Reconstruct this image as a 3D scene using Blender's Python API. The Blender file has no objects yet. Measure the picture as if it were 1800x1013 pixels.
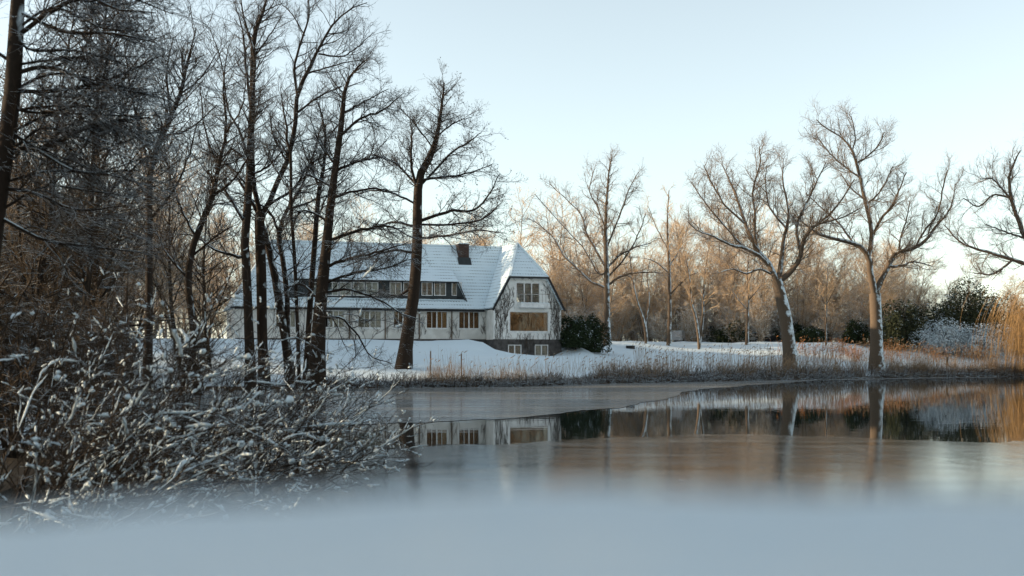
import bpy, math, random
import numpy as np
from mathutils import Vector

# ------------------------------------------------------------------ camera, sky, sun
F, HY, CX, CZ = 2000.0, 629.0, 900.0, 2.3          # focal length in photo pixels, horizon row, centre column, eye height above the water
SUN_AZ, SUN_EL = -88.0, 12.0                        # degrees: left of the view axis (+Y), above the horizon
scene = bpy.context.scene
COL = scene.collection
cam = bpy.data.cameras.new('camera'); cam_o = bpy.data.objects.new('camera', cam); COL.objects.link(cam_o)
cam.sensor_width = 36.0; cam.lens = F / 1800 * 36.0
cam.shift_y = (HY - 506.5) / 1800
cam.clip_start = 0.02; cam.clip_end = 6000
cam_o.location = (0, 0, CZ); cam_o.rotation_euler = (math.pi / 2, 0, 0)
cam.dof.use_dof = True; cam.dof.focus_distance = 95.0; cam.dof.aperture_fstop = 1.8
scene.camera = cam_o
world = bpy.data.worlds.new('World'); scene.world = world; world.use_nodes = True
wt = world.node_tree; wt.nodes.clear()
wo = wt.nodes.new('ShaderNodeOutputWorld'); wb = wt.nodes.new('ShaderNodeBackground'); sk = wt.nodes.new('ShaderNodeTexSky')
sk.sky_type = 'NISHITA'; sk.sun_disc = False
sk.sun_elevation = math.radians(SUN_EL); sk.sun_rotation = math.radians(SUN_AZ)
sk.air_density = 1.0; sk.dust_density = 0.5; sk.ozone_density = 1.4; sk.altitude = 0
wb.inputs['Strength'].default_value = 0.14
hs = wt.nodes.new('ShaderNodeHueSaturation'); hs.inputs['Saturation'].default_value = .45; wt.links.new(sk.outputs[0], hs.inputs['Color'])
wm = wt.nodes.new('ShaderNodeMix'); wm.data_type = 'RGBA'; wm.blend_type = 'MULTIPLY'; wm.inputs[0].default_value = 1; wm.inputs[7].default_value = (.97, 1.02, .985, 1)
wt.links.new(hs.outputs[0], wm.inputs[6]); wt.links.new(wm.outputs[2], wb.inputs['Color']); wt.links.new(wb.outputs[0], wo.inputs['Surface'])
sun = bpy.data.lights.new('sun', 'SUN'); sun_o = bpy.data.objects.new('sun', sun); COL.objects.link(sun_o)
sun.energy = 5.0; sun.angle = math.radians(0.6); sun.color = (1.0, 0.77, 0.50)
_a, _e = math.radians(SUN_AZ), math.radians(SUN_EL)
SUN_DIR = Vector((math.sin(_a) * math.cos(_e), math.cos(_a) * math.cos(_e), math.sin(_e)))
sun_o.rotation_euler = SUN_DIR.to_track_quat('Z', 'Y').to_euler()
scene.view_settings.view_transform = 'Standard'; scene.view_settings.look = 'None'
scene.view_settings.exposure = 1.17; scene.view_settings.gamma = 1.0
scene.render.engine = 'CYCLES'
scene.cycles.use_denoising = True
scene.cycles.max_bounces = 6; scene.cycles.transparent_max_bounces = 8
scene.cycles.diffuse_bounces = 3; scene.cycles.glossy_bounces = 3; scene.cycles.caustics_reflective = False; scene.cycles.caustics_refractive = False

rng = np.random.default_rng(11)
random.seed(5)

# ------------------------------------------------------------------ helpers
def px(x, y, d):
    """a photo pixel at depth d -> a point of the place"""
    return np.array(((x - CX) / F * d, d, CZ + (HY - y) / F * d))

def sstep(a, b, x):
    t = np.clip((x - a) / (b - a), 0, 1); return t * t * (3 - 2 * t)

def new_mesh(name, V, Q=None, T=None, smooth=False):
    me = bpy.data.meshes.new(name)
    V = np.asarray(V, np.float32).reshape(-1, 3)
    parts, starts, n = [], [], 0
    for A, k in ((Q, 4), (T, 3)):
        if A is not None and len(A):
            A = np.asarray(A, np.int32).reshape(-1, k)
            parts.append(A.ravel()); starts.append(n + np.arange(len(A)) * k); n += A.size
    li = np.concatenate(parts).astype(np.int32); ls = np.concatenate(starts).astype(np.int32)
    me.vertices.add(len(V)); me.vertices.foreach_set('co', V.ravel())
    me.loops.add(len(li)); me.loops.foreach_set('vertex_index', li)
    me.polygons.add(len(ls)); me.polygons.foreach_set('loop_start', ls)
    me.update(calc_edges=True)
    me.polygons.foreach_set('use_smooth', np.full(len(ls), smooth, dtype=bool))
    return me

def link(name, data, parent=None, mat=None):
    o = bpy.data.objects.new(name, data); COL.objects.link(o)
    if parent is not None: o.parent = parent
    if mat is not None and data is not None and not data.materials: data.materials.append(mat)
    return o

def tag(o, label=None, cat=None, group=None, kind=None):
    if label: o['label'] = label
    if cat: o['category'] = cat
    if group: o['group'] = group
    if kind: o['kind'] = kind
    return o

def copy_tree(o, loc, rz, sc, label=None, group=None):
    c = o.copy(); COL.objects.link(c); c.location = loc; c.rotation_euler = (0, 0, rz); c.scale = sc
    if label: c['label'] = label
    if group: c['group'] = group
    for ch in o.children:
        d = ch.copy(); COL.objects.link(d); d.parent = c
    return c

class MB:
    """collects boxes and polygons in local coordinates, one mesh each"""
    def __init__(s): s.v, s.f = [], []
    def box(s, x0, x1, y0, y1, z0, z1):
        n = len(s.v)
        s.v += [(x, y, z) for z in (z0, z1) for x, y in ((x0, y0), (x1, y0), (x1, y1), (x0, y1))]
        s.f += [tuple(n + i for i in q) for q in ((3, 2, 1, 0), (4, 5, 6, 7), (0, 1, 5, 4), (1, 2, 6, 5), (2, 3, 7, 6), (3, 0, 4, 7))]
        return s
    def slab(s, pts, th):
        """polygon with thickness th against its normal"""
        p = [Vector(q) for q in pts]; nn = Vector((0, 0, 0))
        for i in range(len(p)):
            nn += (p[i] - p[0]).cross(p[(i + 1) % len(p)] - p[0])
        nn.normalize(); n, k = len(s.v), len(p)
        s.v += [tuple(q) for q in p] + [tuple(q - nn * th) for q in p]
        s.f += [tuple(n + i for i in range(k)), tuple(n + k + i for i in reversed(range(k)))]
        s.f += [(n + i, n + k + i, n + k + (i + 1) % k, n + (i + 1) % k) for i in range(k)]
        return s
    def bar(s, a, b, w, h=None):
        """square bar from a to b"""
        a, b = Vector(a), Vector(b); h = h or w; t = (b - a).normalized()
        r = Vector((0, 0, 1)) if abs(t.z) < .9 else Vector((0, 1, 0))
        e1 = t.cross(r).normalized() * w / 2; e2 = t.cross(e1).normalized() * h / 2; n = len(s.v)
        for p in (a, b): s.v += [tuple(p + e1 + e2), tuple(p - e1 + e2), tuple(p - e1 - e2), tuple(p + e1 - e2)]
        s.f += [tuple(n + i for i in q) for q in ((0, 1, 2, 3), (7, 6, 5, 4), (0, 4, 5, 1), (1, 5, 6, 2), (2, 6, 7, 3), (3, 7, 4, 0))]
        return s
    def build(s, name, mat, parent=None, smooth=False):
        me = bpy.data.meshes.new(name); me.from_pydata(s.v, [], s.f); me.update()
        if smooth: me.polygons.foreach_set('use_smooth', [True] * len(me.polygons))
        return link(name, me, parent, mat)

# ------------------------------------------------------------------ materials
def nmat(name):
    m = bpy.data.materials.new(name); m.use_nodes = True
    nt = m.node_tree; nt.nodes.clear()
    return m, nt, nt.nodes.new, nt.links.new

def plain(name, col, rough=0.7, col2=None, scale=3.0, metallic=0.0, bump=0.0, spec=0.3):
    m, nt, N, L = nmat(name)
    o = N('ShaderNodeOutputMaterial'); b = N('ShaderNodeBsdfPrincipled'); L(b.outputs[0], o.inputs[0])
    b.inputs['Roughness'].default_value = rough; b.inputs['Metallic'].default_value = metallic
    b.inputs['Specular IOR Level'].default_value = spec
    tc = N('ShaderNodeTexCoord'); no = N('ShaderNodeTexNoise'); no.inputs['Scale'].default_value = scale; no.inputs['Detail'].default_value = 6
    L(tc.outputs['Object'], no.inputs['Vector'])
    mx = N('ShaderNodeMix'); mx.data_type = 'RGBA'
    c2 = col2 or tuple(c * 0.75 for c in col)
    mx.inputs[6].default_value = (*c2, 1); mx.inputs[7].default_value = (*col, 1)
    rp = N('ShaderNodeMapRange'); rp.inputs[1].default_value = .35; rp.inputs[2].default_value = .65
    L(no.outputs[0], rp.inputs[0]); L(rp.outputs[0], mx.inputs[0]); L(mx.outputs[2], b.inputs['Base Color'])
    if bump:
        bp = N('ShaderNodeBump'); bp.inputs['Strength'].default_value = bump; bp.inputs['Distance'].default_value = .05
        L(no.outputs[0], bp.inputs['Height']); L(bp.outputs[0], b.inputs['Normal'])
    return m

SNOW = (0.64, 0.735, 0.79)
def bark(name, col, col2, thr=0.35, soft=0.25, sdir=(0.45, -0.2, 0.87), nscale=2.0, patch=0.5, trans=0.0):
    """bark with snow lying on the faces that look along sdir"""
    m, nt, N, L = nmat(name)
    o = N('ShaderNodeOutputMaterial'); b = N('ShaderNodeBsdfPrincipled'); L(b.outputs[0], o.inputs[0])
    b.inputs['Roughness'].default_value = 0.85; b.inputs['Specular IOR Level'].default_value = 0.15
    tc = N('ShaderNodeTexCoord'); no = N('ShaderNodeTexNoise'); no.inputs['Scale'].default_value = nscale; no.inputs['Detail'].default_value = 4
    L(tc.outputs['Object'], no.inputs['Vector'])
    n2 = N('ShaderNodeTexNoise'); n2.inputs['Scale'].default_value = nscale * 6; n2.inputs['Detail'].default_value = 5; L(tc.outputs['Object'], n2.inputs['Vector'])
    mx = N('ShaderNodeMix'); mx.data_type = 'RGBA'; mx.inputs[6].default_value = (*col, 1); mx.inputs[7].default_value = (*col2, 1)
    L(n2.outputs[0], mx.inputs[0])
    ge = N('ShaderNodeNewGeometry'); dt = N('ShaderNodeVectorMath'); dt.operation = 'DOT_PRODUCT'
    s = Vector(sdir).normalized(); dt.inputs[1].default_value = s; L(ge.outputs['Normal'], dt.inputs[0])
    sb = N('ShaderNodeMath'); sb.operation = 'MULTIPLY_ADD'; sb.inputs[1].default_value = patch * 2; sb.inputs[2].default_value = -patch
    L(no.outputs[0], sb.inputs[0])
    ad = N('ShaderNodeMath'); L(dt.outputs['Value'], ad.inputs[0]); L(sb.outputs[0], ad.inputs[1])
    mr = N('ShaderNodeMapRange'); mr.inputs[1].default_value = thr; mr.inputs[2].default_value = thr + soft; L(ad.outputs[0], mr.inputs[0])
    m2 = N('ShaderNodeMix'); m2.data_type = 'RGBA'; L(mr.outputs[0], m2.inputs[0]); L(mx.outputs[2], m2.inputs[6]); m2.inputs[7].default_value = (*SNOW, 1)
    L(m2.outputs[2], b.inputs['Base Color'])
    bp = N('ShaderNodeBump'); bp.inputs['Strength'].default_value = .5; bp.inputs['Distance'].default_value = .03
    L(n2.outputs[0], bp.inputs['Height']); L(bp.outputs[0], b.inputs['Normal'])
    return m

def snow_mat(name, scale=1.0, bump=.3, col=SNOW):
    m, nt, N, L = nmat(name)
    o = N('ShaderNodeOutputMaterial'); b = N('ShaderNodeBsdfPrincipled'); L(b.outputs[0], o.inputs[0])
    b.inputs['Roughness'].default_value = .75; b.inputs['Specular IOR Level'].default_value = .2
    tc = N('ShaderNodeTexCoord'); no = N('ShaderNodeTexNoise'); no.inputs['Scale'].default_value = scale; no.inputs['Detail'].default_value = 8
    L(tc.outputs['Object'], no.inputs['Vector'])
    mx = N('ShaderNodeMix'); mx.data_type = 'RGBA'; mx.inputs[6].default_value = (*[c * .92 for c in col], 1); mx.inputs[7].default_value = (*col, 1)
    L(no.outputs[0], mx.inputs[0]); L(mx.outputs[2], b.inputs['Base Color'])
    bp = N('ShaderNodeBump'); bp.inputs['Strength'].default_value = bump; bp.inputs['Distance'].default_value = .1
    L(no.outputs[0], bp.inputs['Height']); L(bp.outputs[0], b.inputs['Normal'])
    return m

def ground_mat():
    """snow with bits of leaf litter and bare earth at the water's edge"""
    m, nt, N, L = nmat('snowy_ground')
    o = N('ShaderNodeOutputMaterial'); b = N('ShaderNodeBsdfPrincipled'); L(b.outputs[0], o.inputs[0])
    b.inputs['Roughness'].default_value = .8; b.inputs['Specular IOR Level'].default_value = .2
    tc = N('ShaderNodeTexCoord'); no = N('ShaderNodeTexNoise'); no.inputs['Scale'].default_value = .6; no.inputs['Detail'].default_value = 9
    L(tc.outputs['Object'], no.inputs['Vector'])
    n2 = N('ShaderNodeTexNoise'); n2.inputs['Scale'].default_value = 2.2; n2.inputs['Detail'].default_value = 6; L(tc.outputs['Object'], n2.inputs['Vector'])
    sx = N('ShaderNodeSeparateXYZ'); L(tc.outputs['Object'], sx.inputs[0])
    ed = N('ShaderNodeMapRange'); ed.inputs[1].default_value = .10; ed.inputs[2].default_value = .32; ed.inputs[3].default_value = .9; ed.inputs[4].default_value = 0
    L(sx.outputs[2], ed.inputs[0])
    # the woodland floor beyond the lawn shows leaf litter through thin snow
    wf = N('ShaderNodeMapRange'); wf.inputs[1].default_value = 150; wf.inputs[2].default_value = 168; wf.inputs[3].default_value = 0; wf.inputs[4].default_value = .17
    L(sx.outputs[1], wf.inputs[0])
    a1 = N('ShaderNodeMath'); L(ed.outputs[0], a1.inputs[0]); L(wf.outputs[0], a1.inputs[1])
    a2 = N('ShaderNodeMath'); L(a1.outputs[0], a2.inputs[0]); L(n2.outputs[0], a2.inputs[1])
    mr = N('ShaderNodeMapRange'); mr.inputs[1].default_value = .68; mr.inputs[2].default_value = .76; L(a2.outputs[0], mr.inputs[0])
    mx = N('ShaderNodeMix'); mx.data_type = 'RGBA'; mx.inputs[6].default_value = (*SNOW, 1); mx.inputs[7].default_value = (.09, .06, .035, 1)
    L(mr.outputs[0], mx.inputs[0]); L(mx.outputs[2], b.inputs['Base Color'])
    bp = N('ShaderNodeBump'); bp.inputs['Strength'].default_value = .45; bp.inputs['Distance'].default_value = .25
    L(no.outputs[0], bp.inputs['Height']); L(bp.outputs[0], b.inputs['Normal'])
    return m

def water_mat():
    m, nt, N, L = nmat('open_water')
    o = N('ShaderNodeOutputMaterial'); b = N('ShaderNodeBsdfPrincipled'); L(b.outputs[0], o.inputs[0])
    b.inputs['Base Color'].default_value = (.012, .016, .016, 1); b.inputs['Roughness'].default_value = .02; b.inputs['IOR'].default_value = 1.33
    tc = N('ShaderNodeTexCoord'); mp = N('ShaderNodeMapping'); mp.inputs['Scale'].default_value = (.5, .9, 1); L(tc.outputs['Object'], mp.inputs[0])
    no = N('ShaderNodeTexNoise'); no.inputs['Scale'].default_value = 1.2; no.inputs['Detail'].default_value = 3; L(mp.outputs[0], no.inputs['Vector'])
    bp = N('ShaderNodeBump'); bp.inputs['Strength'].default_value = .010; bp.inputs['Distance'].default_value = .2
    L(no.outputs[0], bp.inputs['Height']); L(bp.outputs[0], b.inputs['Normal'])
    return m

def ice_mat(name, col, rough, dust, mixlo=.35, mixhi=.65, bump=.02, streak=.25):
    """clear to milky ice with wind-blown snow dust"""
    m, nt, N, L = nmat(name)
    o = N('ShaderNodeOutputMaterial'); b = N('ShaderNodeBsdfPrincipled')
    b.inputs['Base Color'].default_value = (*col, 1); b.inputs['IOR'].default_value = 1.31
    tc = N('ShaderNodeTexCoord'); mp = N('ShaderNodeMapping'); mp.inputs['Scale'].default_value = (.16, .9, 1); L(tc.outputs['Object'], mp.inputs[0])
    no = N('ShaderNodeTexNoise'); no.inputs['Scale'].default_value = .9; no.inputs['Detail'].default_value = 8; no.inputs['Roughness'].default_value = .62; L(mp.outputs[0], no.inputs['Vector'])
    rr = N('ShaderNodeMapRange'); rr.inputs[1].default_value = .3; rr.inputs[2].default_value = .7; rr.inputs[3].default_value = rough[0]; rr.inputs[4].default_value = rough[1]
    L(no.outputs[0], rr.inputs[0]); L(rr.outputs[0], b.inputs['Roughness'])
    mp3 = N('ShaderNodeMapping'); mp3.inputs['Scale'].default_value = (1.6, .8, 1); L(tc.outputs['Object'], mp3.inputs[0])
    n3 = N('ShaderNodeTexNoise'); n3.inputs['Scale'].default_value = 1.1; n3.inputs['Detail'].default_value = 7; n3.inputs['Roughness'].default_value = .65; L(mp3.outputs[0], n3.inputs['Vector'])
    bp = N('ShaderNodeBump'); bp.inputs['Strength'].default_value = bump; bp.inputs['Distance'].default_value = .1
    L(n3.outputs[0], bp.inputs['Height']); L(bp.outputs[0], b.inputs['Normal'])
    df = N('ShaderNodeBsdfDiffuse'); df.inputs[0].default_value = (*dust, 1)
    mr = N('ShaderNodeMapRange'); mr.inputs[1].default_value = .35; mr.inputs[2].default_value = .68; mr.inputs[3].default_value = mixlo; mr.inputs[4].default_value = mixhi
    L(no.outputs[0], mr.inputs[0])
    sc_ = N('ShaderNodeMapRange'); sc_.inputs[1].default_value = .57; sc_.inputs[2].default_value = .70; sc_.inputs[3].default_value = 0; sc_.inputs[4].default_value = streak; L(n3.outputs[0], sc_.inputs[0])
    sm = N('ShaderNodeMath'); sm.use_clamp = True; L(mr.outputs[0], sm.inputs[0]); L(sc_.outputs[0], sm.inputs[1])
    mx = N('ShaderNodeMixShader'); L(sm.outputs[0], mx.inputs[0]); L(b.outputs[0], mx.inputs[1]); L(df.outputs[0], mx.inputs[2]); L(mx.outputs[0], o.inputs[0])
    return m

def glass_mat(name='window_glass', lo=.0):
    m, nt, N, L = nmat(name)
    o = N('ShaderNodeOutputMaterial'); g = N('ShaderNodeBsdfGlossy'); g.inputs['Roughness'].default_value = .01
    t = N('ShaderNodeBsdfTransparent'); t.inputs[0].default_value = (.8, .82, .82, 1)
    lw = N('ShaderNodeLayerWeight'); lw.inputs[0].default_value = .35
    mr = N('ShaderNodeMapRange'); mr.inputs[1].default_value = 0; mr.inputs[2].default_value = 1; mr.inputs[3].default_value = lo; mr.inputs[4].default_value = 1
    L(lw.outputs['Fresnel'], mr.inputs[0])
    no = N('ShaderNodeTexNoise'); no.inputs['Scale'].default_value = .7; bp = N('ShaderNodeBump'); bp.inputs['Strength'].default_value = .03; bp.inputs['Distance'].default_value = .2
    L(no.outputs[0], bp.inputs['Height']); L(bp.outputs[0], g.inputs['Normal'])
    mx = N('ShaderNodeMixShader'); L(mr.outputs[0], mx.inputs[0]); L(t.outputs[0], mx.inputs[1]); L(g.outputs[0], mx.inputs[2]); L(mx.outputs[0], o.inputs[0])
    return m

def roof_mat():
    """snowed-over pantiles: tile edges peep out of the snow in broken rows"""
    m, nt, N, L = nmat('snowy_roof')
    o = N('ShaderNodeOutputMaterial'); b = N('ShaderNodeBsdfPrincipled'); L(b.outputs[0], o.inputs[0])
    b.inputs['Roughness'].default_value = .8; b.inputs['Specular IOR Level'].default_value = .2
    tc = N('ShaderNodeTexCoord'); sx = N('ShaderNodeSeparateXYZ'); L(tc.outputs['Object'], sx.inputs[0])
    def saw(src, k):
        a = N('ShaderNodeMath'); a.operation = 'MULTIPLY'; a.inputs[1].default_value = k; L(src, a.inputs[0])
        f = N('ShaderNodeMath'); f.operation = 'FRACT'; L(a.outputs[0], f.inputs[0]); return f.outputs[0]
    rowv = saw(sx.outputs[2], 1 / .36)
    xy = N('ShaderNodeMath'); L(sx.outputs[0], xy.inputs[0]); L(sx.outputs[1], xy.inputs[1])
    colv = saw(xy.outputs[0], 1 / .30)
    r1 = N('ShaderNodeMapRange'); r1.inputs[1].default_value = .10; r1.inputs[2].default_value = .22; r1.inputs[3].default_value = 1; r1.inputs[4].default_value = 0; L(rowv, r1.inputs[0])
    c1 = N('ShaderNodeMapRange'); c1.inputs[1].default_value = .3; c1.inputs[2].default_value = .5; L(colv, c1.inputs[0])
    no = N('ShaderNodeTexNoise'); no.inputs['Scale'].default_value = .8; no.inputs['Detail'].default_value = 6; L(tc.outputs['Object'], no.inputs['Vector'])
    nr = N('ShaderNodeMapRange'); nr.inputs[1].default_value = .38; nr.inputs[2].default_value = .58; nr.inputs[3].default_value = .08; nr.inputs[4].default_value = 1.0; L(no.outputs[0], nr.inputs[0])
    m1 = N('ShaderNodeMath'); m1.operation = 'MULTIPLY'; L(r1.outputs[0], m1.inputs[0]); L(c1.outputs[0], m1.inputs[1])
    m2 = N('ShaderNodeMath'); m2.operation = 'MULTIPLY'; L(m1.outputs[0], m2.inputs[0]); L(nr.outputs[0], m2.inputs[1])
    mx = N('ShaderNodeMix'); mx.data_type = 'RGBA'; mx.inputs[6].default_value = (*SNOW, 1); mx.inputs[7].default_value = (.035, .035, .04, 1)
    L(m2.outputs[0], mx.inputs[0]); L(mx.outputs[2], b.inputs['Base Color'])
    hb = N('ShaderNodeMath'); hb.operation = 'SUBTRACT'; L(no.outputs[0], hb.inputs[0]); L(r1.outputs[0], hb.inputs[1])
    bp = N('ShaderNodeBump'); bp.inputs['Strength'].default_value = .5; bp.inputs['Distance'].default_value = .04
    L(hb.outputs[0], bp.inputs['Height']); L(bp.outputs[0], b.inputs['Normal'])
    return m

M = dict(
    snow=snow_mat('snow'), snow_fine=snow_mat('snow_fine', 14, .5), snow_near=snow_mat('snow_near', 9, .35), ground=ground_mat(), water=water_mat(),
    ice=ice_mat('far_ice', (.07, .08, .08), (.08, .18), (.30, .31, .31), .14, .46),
    ice_near=ice_mat('near_ice', (.02, .025, .025), (.04, .13), (.34, .34, .33), .0, .10, .05, .30),
    glass=glass_mat(), glass_big=glass_mat('picture_window_glass', .045), roof=roof_mat(),
    plaster=plain('white_plaster', (.84, .83, .80), .85, (.74, .73, .70), 1.3, bump=.1),
    plaster2=plain('grey_plaster', (.72, .70, .66), .85, (.56, .54, .50), 1.1, bump=.1),
    stone=plain('dark_plinth_stone', (.10, .09, .085), .9, (.05, .045, .042), 2.5, bump=.5),
    white=plain('white_paint', (.78, .78, .77), .5), dark=plain('dark_cladding', (.035, .042, .045), .7),
    black=plain('black_trim', (.018, .018, .02), .6), brick=plain('chimney_brick', (.075, .045, .036), .85, (.045, .03, .025), 4),
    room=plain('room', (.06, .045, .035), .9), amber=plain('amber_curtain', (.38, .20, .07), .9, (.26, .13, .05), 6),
    pale=plain('pale_curtain', (.52, .50, .46), .9, (.40, .38, .35), 5), wood=plain('weathered_wood', (.20, .15, .11), .9, scale=9),
    oak=bark('oak_bark', (.060, .046, .034), (.13, .095, .068), .46, .32, (.62, -.3, .72), 2.2, .85),
    oak_t=bark('oak_twigs', (.10, .07, .046), (.20, .14, .09), .74, .25, (.5, -.2, .85), 2, .35),
    dark_b=bark('dark_bark', (.015, .011, .008), (.038, .026, .019), .72, .2, (.55, -.25, .75), 1.6, .6),
    dark_t=bark('dark_twigs', (.020, .015, .011), (.048, .034, .025), .74, .25, (.3, -.2, .9), 2, .35),
    gold_b=bark('wood_bark', (.13, .10, .07), (.24, .18, .125), .55, .25, (.6, -.2, .75), 1.5, .5),
    gold_t=bark('wood_twigs', (.33, .22, .125), (.55, .40, .25), .70, .3, (.3, -.2, .9), 1.5, .35),
    frost_t=bark('frosted_twigs', (.22, .16, .10), (.42, .33, .23), .34, .35, (.2, -.3, .9), 1.2, .5),
    thick_b=bark('thicket_stems', (.016, .012, .009), (.042, .030, .021), .85, .25, (.3, -.2, .9), 2.5, .6),
    thick_t=bark('thicket_twigs', (.036, .025, .016), (.088, .06, .035), .8, .3, (.2, -.2, .95), 2.5, .5),
    willow=bark('willow_rods', (.25, .15, .065), (.40, .26, .125), .95, .1),
    reed=bark('reed', (.17, .115, .07), (.33, .235, .15), .72, .25, (.1, -.1, 1), 1.5, .5),
    reed_red=bark('red_stalks', (.24, .095, .035), (.36, .17, .07), .8, .25, (.1, -.1, 1), 1.5, .4),
    brush=bark('snowy_brush', (.03, .022, .016), (.09, .062, .04), .55, .3, (.1, -.2, 1), 3, .6),
    leaf=bark('evergreen_leaf', (.010, .018, .008), (.026, .038, .016), .98, .2, (.35, -.45, .8), 1.2, .75),
    leaf_dark=bark('dark_evergreen_leaf', (.024, .032, .016), (.06, .065, .035), .92, .2, (.2, -.35, .9), .6, .7),
    leaf_snow=bark('snowy_leaf', (.03, .035, .022), (.08, .065, .045), -.55, .5, (.1, -.35, .9), 1.5, .6),
    vine=plain('vine_stem', (.10, .08, .065), .9, scale=8),
    car_w=plain('white_car_paint', (.55, .56, .57), .3), car_d=plain('dark_car_paint', (.02, .022, .024), .3), tyre=plain('tyre', (.015, .015, .015), .9),
)

# ------------------------------------------------------------------ terrain, water, ice
SHX = np.array([-400, -45, -30, -20, -14, -11, -7.8, 0, 8.2, 17.6, 30, 46, 64, 100, 400.])
SHY = np.array([40, 62, 73, 80, 84, 85.5, 87, 90, 101, 108, 119, 131, 141, 152, 190.])
LBY = np.array([-60, 0, 8, 12, 20, 30, 45, 60, 75, 90, 400.])
LBX = np.array([-7.5, -7.0, -7, -7.4, -8.6, -11.2, -15.6, -18.8, -24, -40, -300.])
HTH = math.radians(18.0); HS, HC = math.sin(HTH), math.cos(HTH)
HO = np.array([(928 - CX) / F * 121, 121.0])

def ground(X, Y):
    X = np.asarray(X, float); Y = np.asarray(Y, float)
    u = Y - np.interp(X, SHX, SHY)
    v = (np.interp(Y, LBY, LBX) - X) * .8
    w = (.55 - Y) * 1.0
    w2 = (X - 70 - .02 * Y - 2 * np.sin(Y * .11)) * .8
    left = sstep(6, -4, X)
    lawn = .38 * sstep(0, 1.2, u) + np.clip(u - .8, 0, 200) * (.107 + .09 * sstep(20, 45, X))
    lawn = np.where(u > 0, np.minimum(lawn, 4.2 + .004 * u), 0)
    # the hollow before the basement windows
    U = (X - HO[0]) * HC + (Y - HO[1]) * HS; V = -(X - HO[0]) * HS + (Y - HO[1]) * HC
    hol = np.exp(-((U - .3) / 4.3) ** 4) * np.exp(-((V + 1.5) / 4.6) ** 4)
    lawn = lawn * (1 - hol) + np.minimum(lawn, 2.35) * hol
    terr = sstep(-4.2, -6.2, U) * sstep(-9, -.5, V) * sstep(60, 10, V)
    lawn = lawn * (1 - terr) + 4.08 * terr
    lawn += 1.0 * np.exp(-((U - 5.6) / 1.6) ** 2 - ((V - .5) / 3) ** 2) * .9
    v = np.maximum(v, w2)
    lf = .35 * sstep(0, 1.5, v) + .02 * np.clip(v, 0, 100)
    nr = 2.0 * sstep(0, .7, w) + .01 * np.clip(w, 0, 200)
    bed = -1.2 * sstep(0, 3.0, -np.maximum(np.maximum(u, v), w))
    z = np.where(u > 0, lawn, 0)
    z = np.maximum(z, np.where(v > 0, lf, 0)); z = np.maximum(z, np.where(w > 0, nr, 0))
    z = np.where(np.maximum(np.maximum(u, v), w) <= 0, bed, z)
    land = sstep(.5, 6, u)
    z += land * (.10 * np.sin(X * .61 + 1.3 * np.sin(Y * .23)) * np.sin(Y * .47) + .05 * np.sin(X * 1.7 + Y * 1.1))
    return z

def gz(x, y): return float(ground(x, y))

gx = np.concatenate([[-3000, -1200, -500, -300, -220, -160], np.arange(-120, 121, 1.5), [140, 180, 240, 320, 500, 1200, 3000]])
gy = np.concatenate([[-2000, -800, -300, -150, -90, -60, -40, -25, -15, -9, -6, -4, -2.5, -1.5, -1, -.5, 0, .2, .4, .6, .8, 1.0, 1.5], np.arange(2.5, 70, 1.6), np.arange(70, 185, 1.1), [190, 200, 215, 240, 280, 350, 500, 900, 2000, 4000]])
GX, GY = np.meshgrid(gx, gy)
GZ = ground(GX, GY)
nx, ny = len(gx), len(gy)
idx = np.arange(nx * ny).reshape(ny, nx)
quads = np.stack([idx[:-1, :-1], idx[:-1, 1:], idx[1:, 1:], idx[1:, :-1]], -1).reshape(-1, 4)
tag(link('ground', new_mesh('ground', np.stack([GX, GY, GZ], -1), quads, smooth=True), mat=M['ground']), kind='structure')
wv = [(-90, 0.3, 0), (130, 0.3, 0), (130, 170, 0), (-90, 170, 0)]
tag(link('water', new_mesh('water', wv, [(0, 1, 2, 3)]), mat=M['water']), kind='structure')

def edge_strip(name, xs, y0, y1, z, mat, holes=None):
    n = len(xs); V = np.concatenate([np.stack([xs, y0, np.full(n, z)], -1), np.stack([xs, y1, np.full(n, z)], -1)])
    Q = np.array([(i, i + 1, n + i + 1, n + i) for i in range(n - 1)])
    return tag(link(name, new_mesh(name, V, Q), mat=mat), kind='structure')
xs = np.arange(-60, 100, .35)
def fray(xs, amp, seed):
    r = np.random.default_rng(seed); y = np.zeros(len(xs))
    for k in range(7):
        y += amp / (1.5 ** k) * np.sin(xs * .22 * 1.9 ** k + r.uniform(0, 6))
    return y
e0 = np.interp(xs, [-60, -20, -3.6, 2.1, 4.9, 9, 14, 20, 30, 46, 64, 100], [36, 38, 39.6, 45.5, 51, 66, 83, 96, 112, 126, 137, 149])
e0 = e0 + .8 * fray(xs * 3.1, .5, 13) + fray(xs, 1.1, 3) * np.interp(xs, [0, 10, 20], [.5, 1.4, .8])
e1 = np.interp(xs, SHX, SHY) + 1.2
edge_strip('ice_sheet', xs, np.minimum(e0, e1 - .5), e1, .012, M['ice'])
f1 = np.interp(xs, [-60, -10, -4, 0, 4, 9, 14, 20, 100], [26, 27, 28.5, 29.5, 33, 34, 32, 30, 28]) + fray(xs, .8, 8)
edge_strip('ice_sheet', xs, np.full(len(xs), .4), f1, .008, M['ice_near'])

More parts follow.
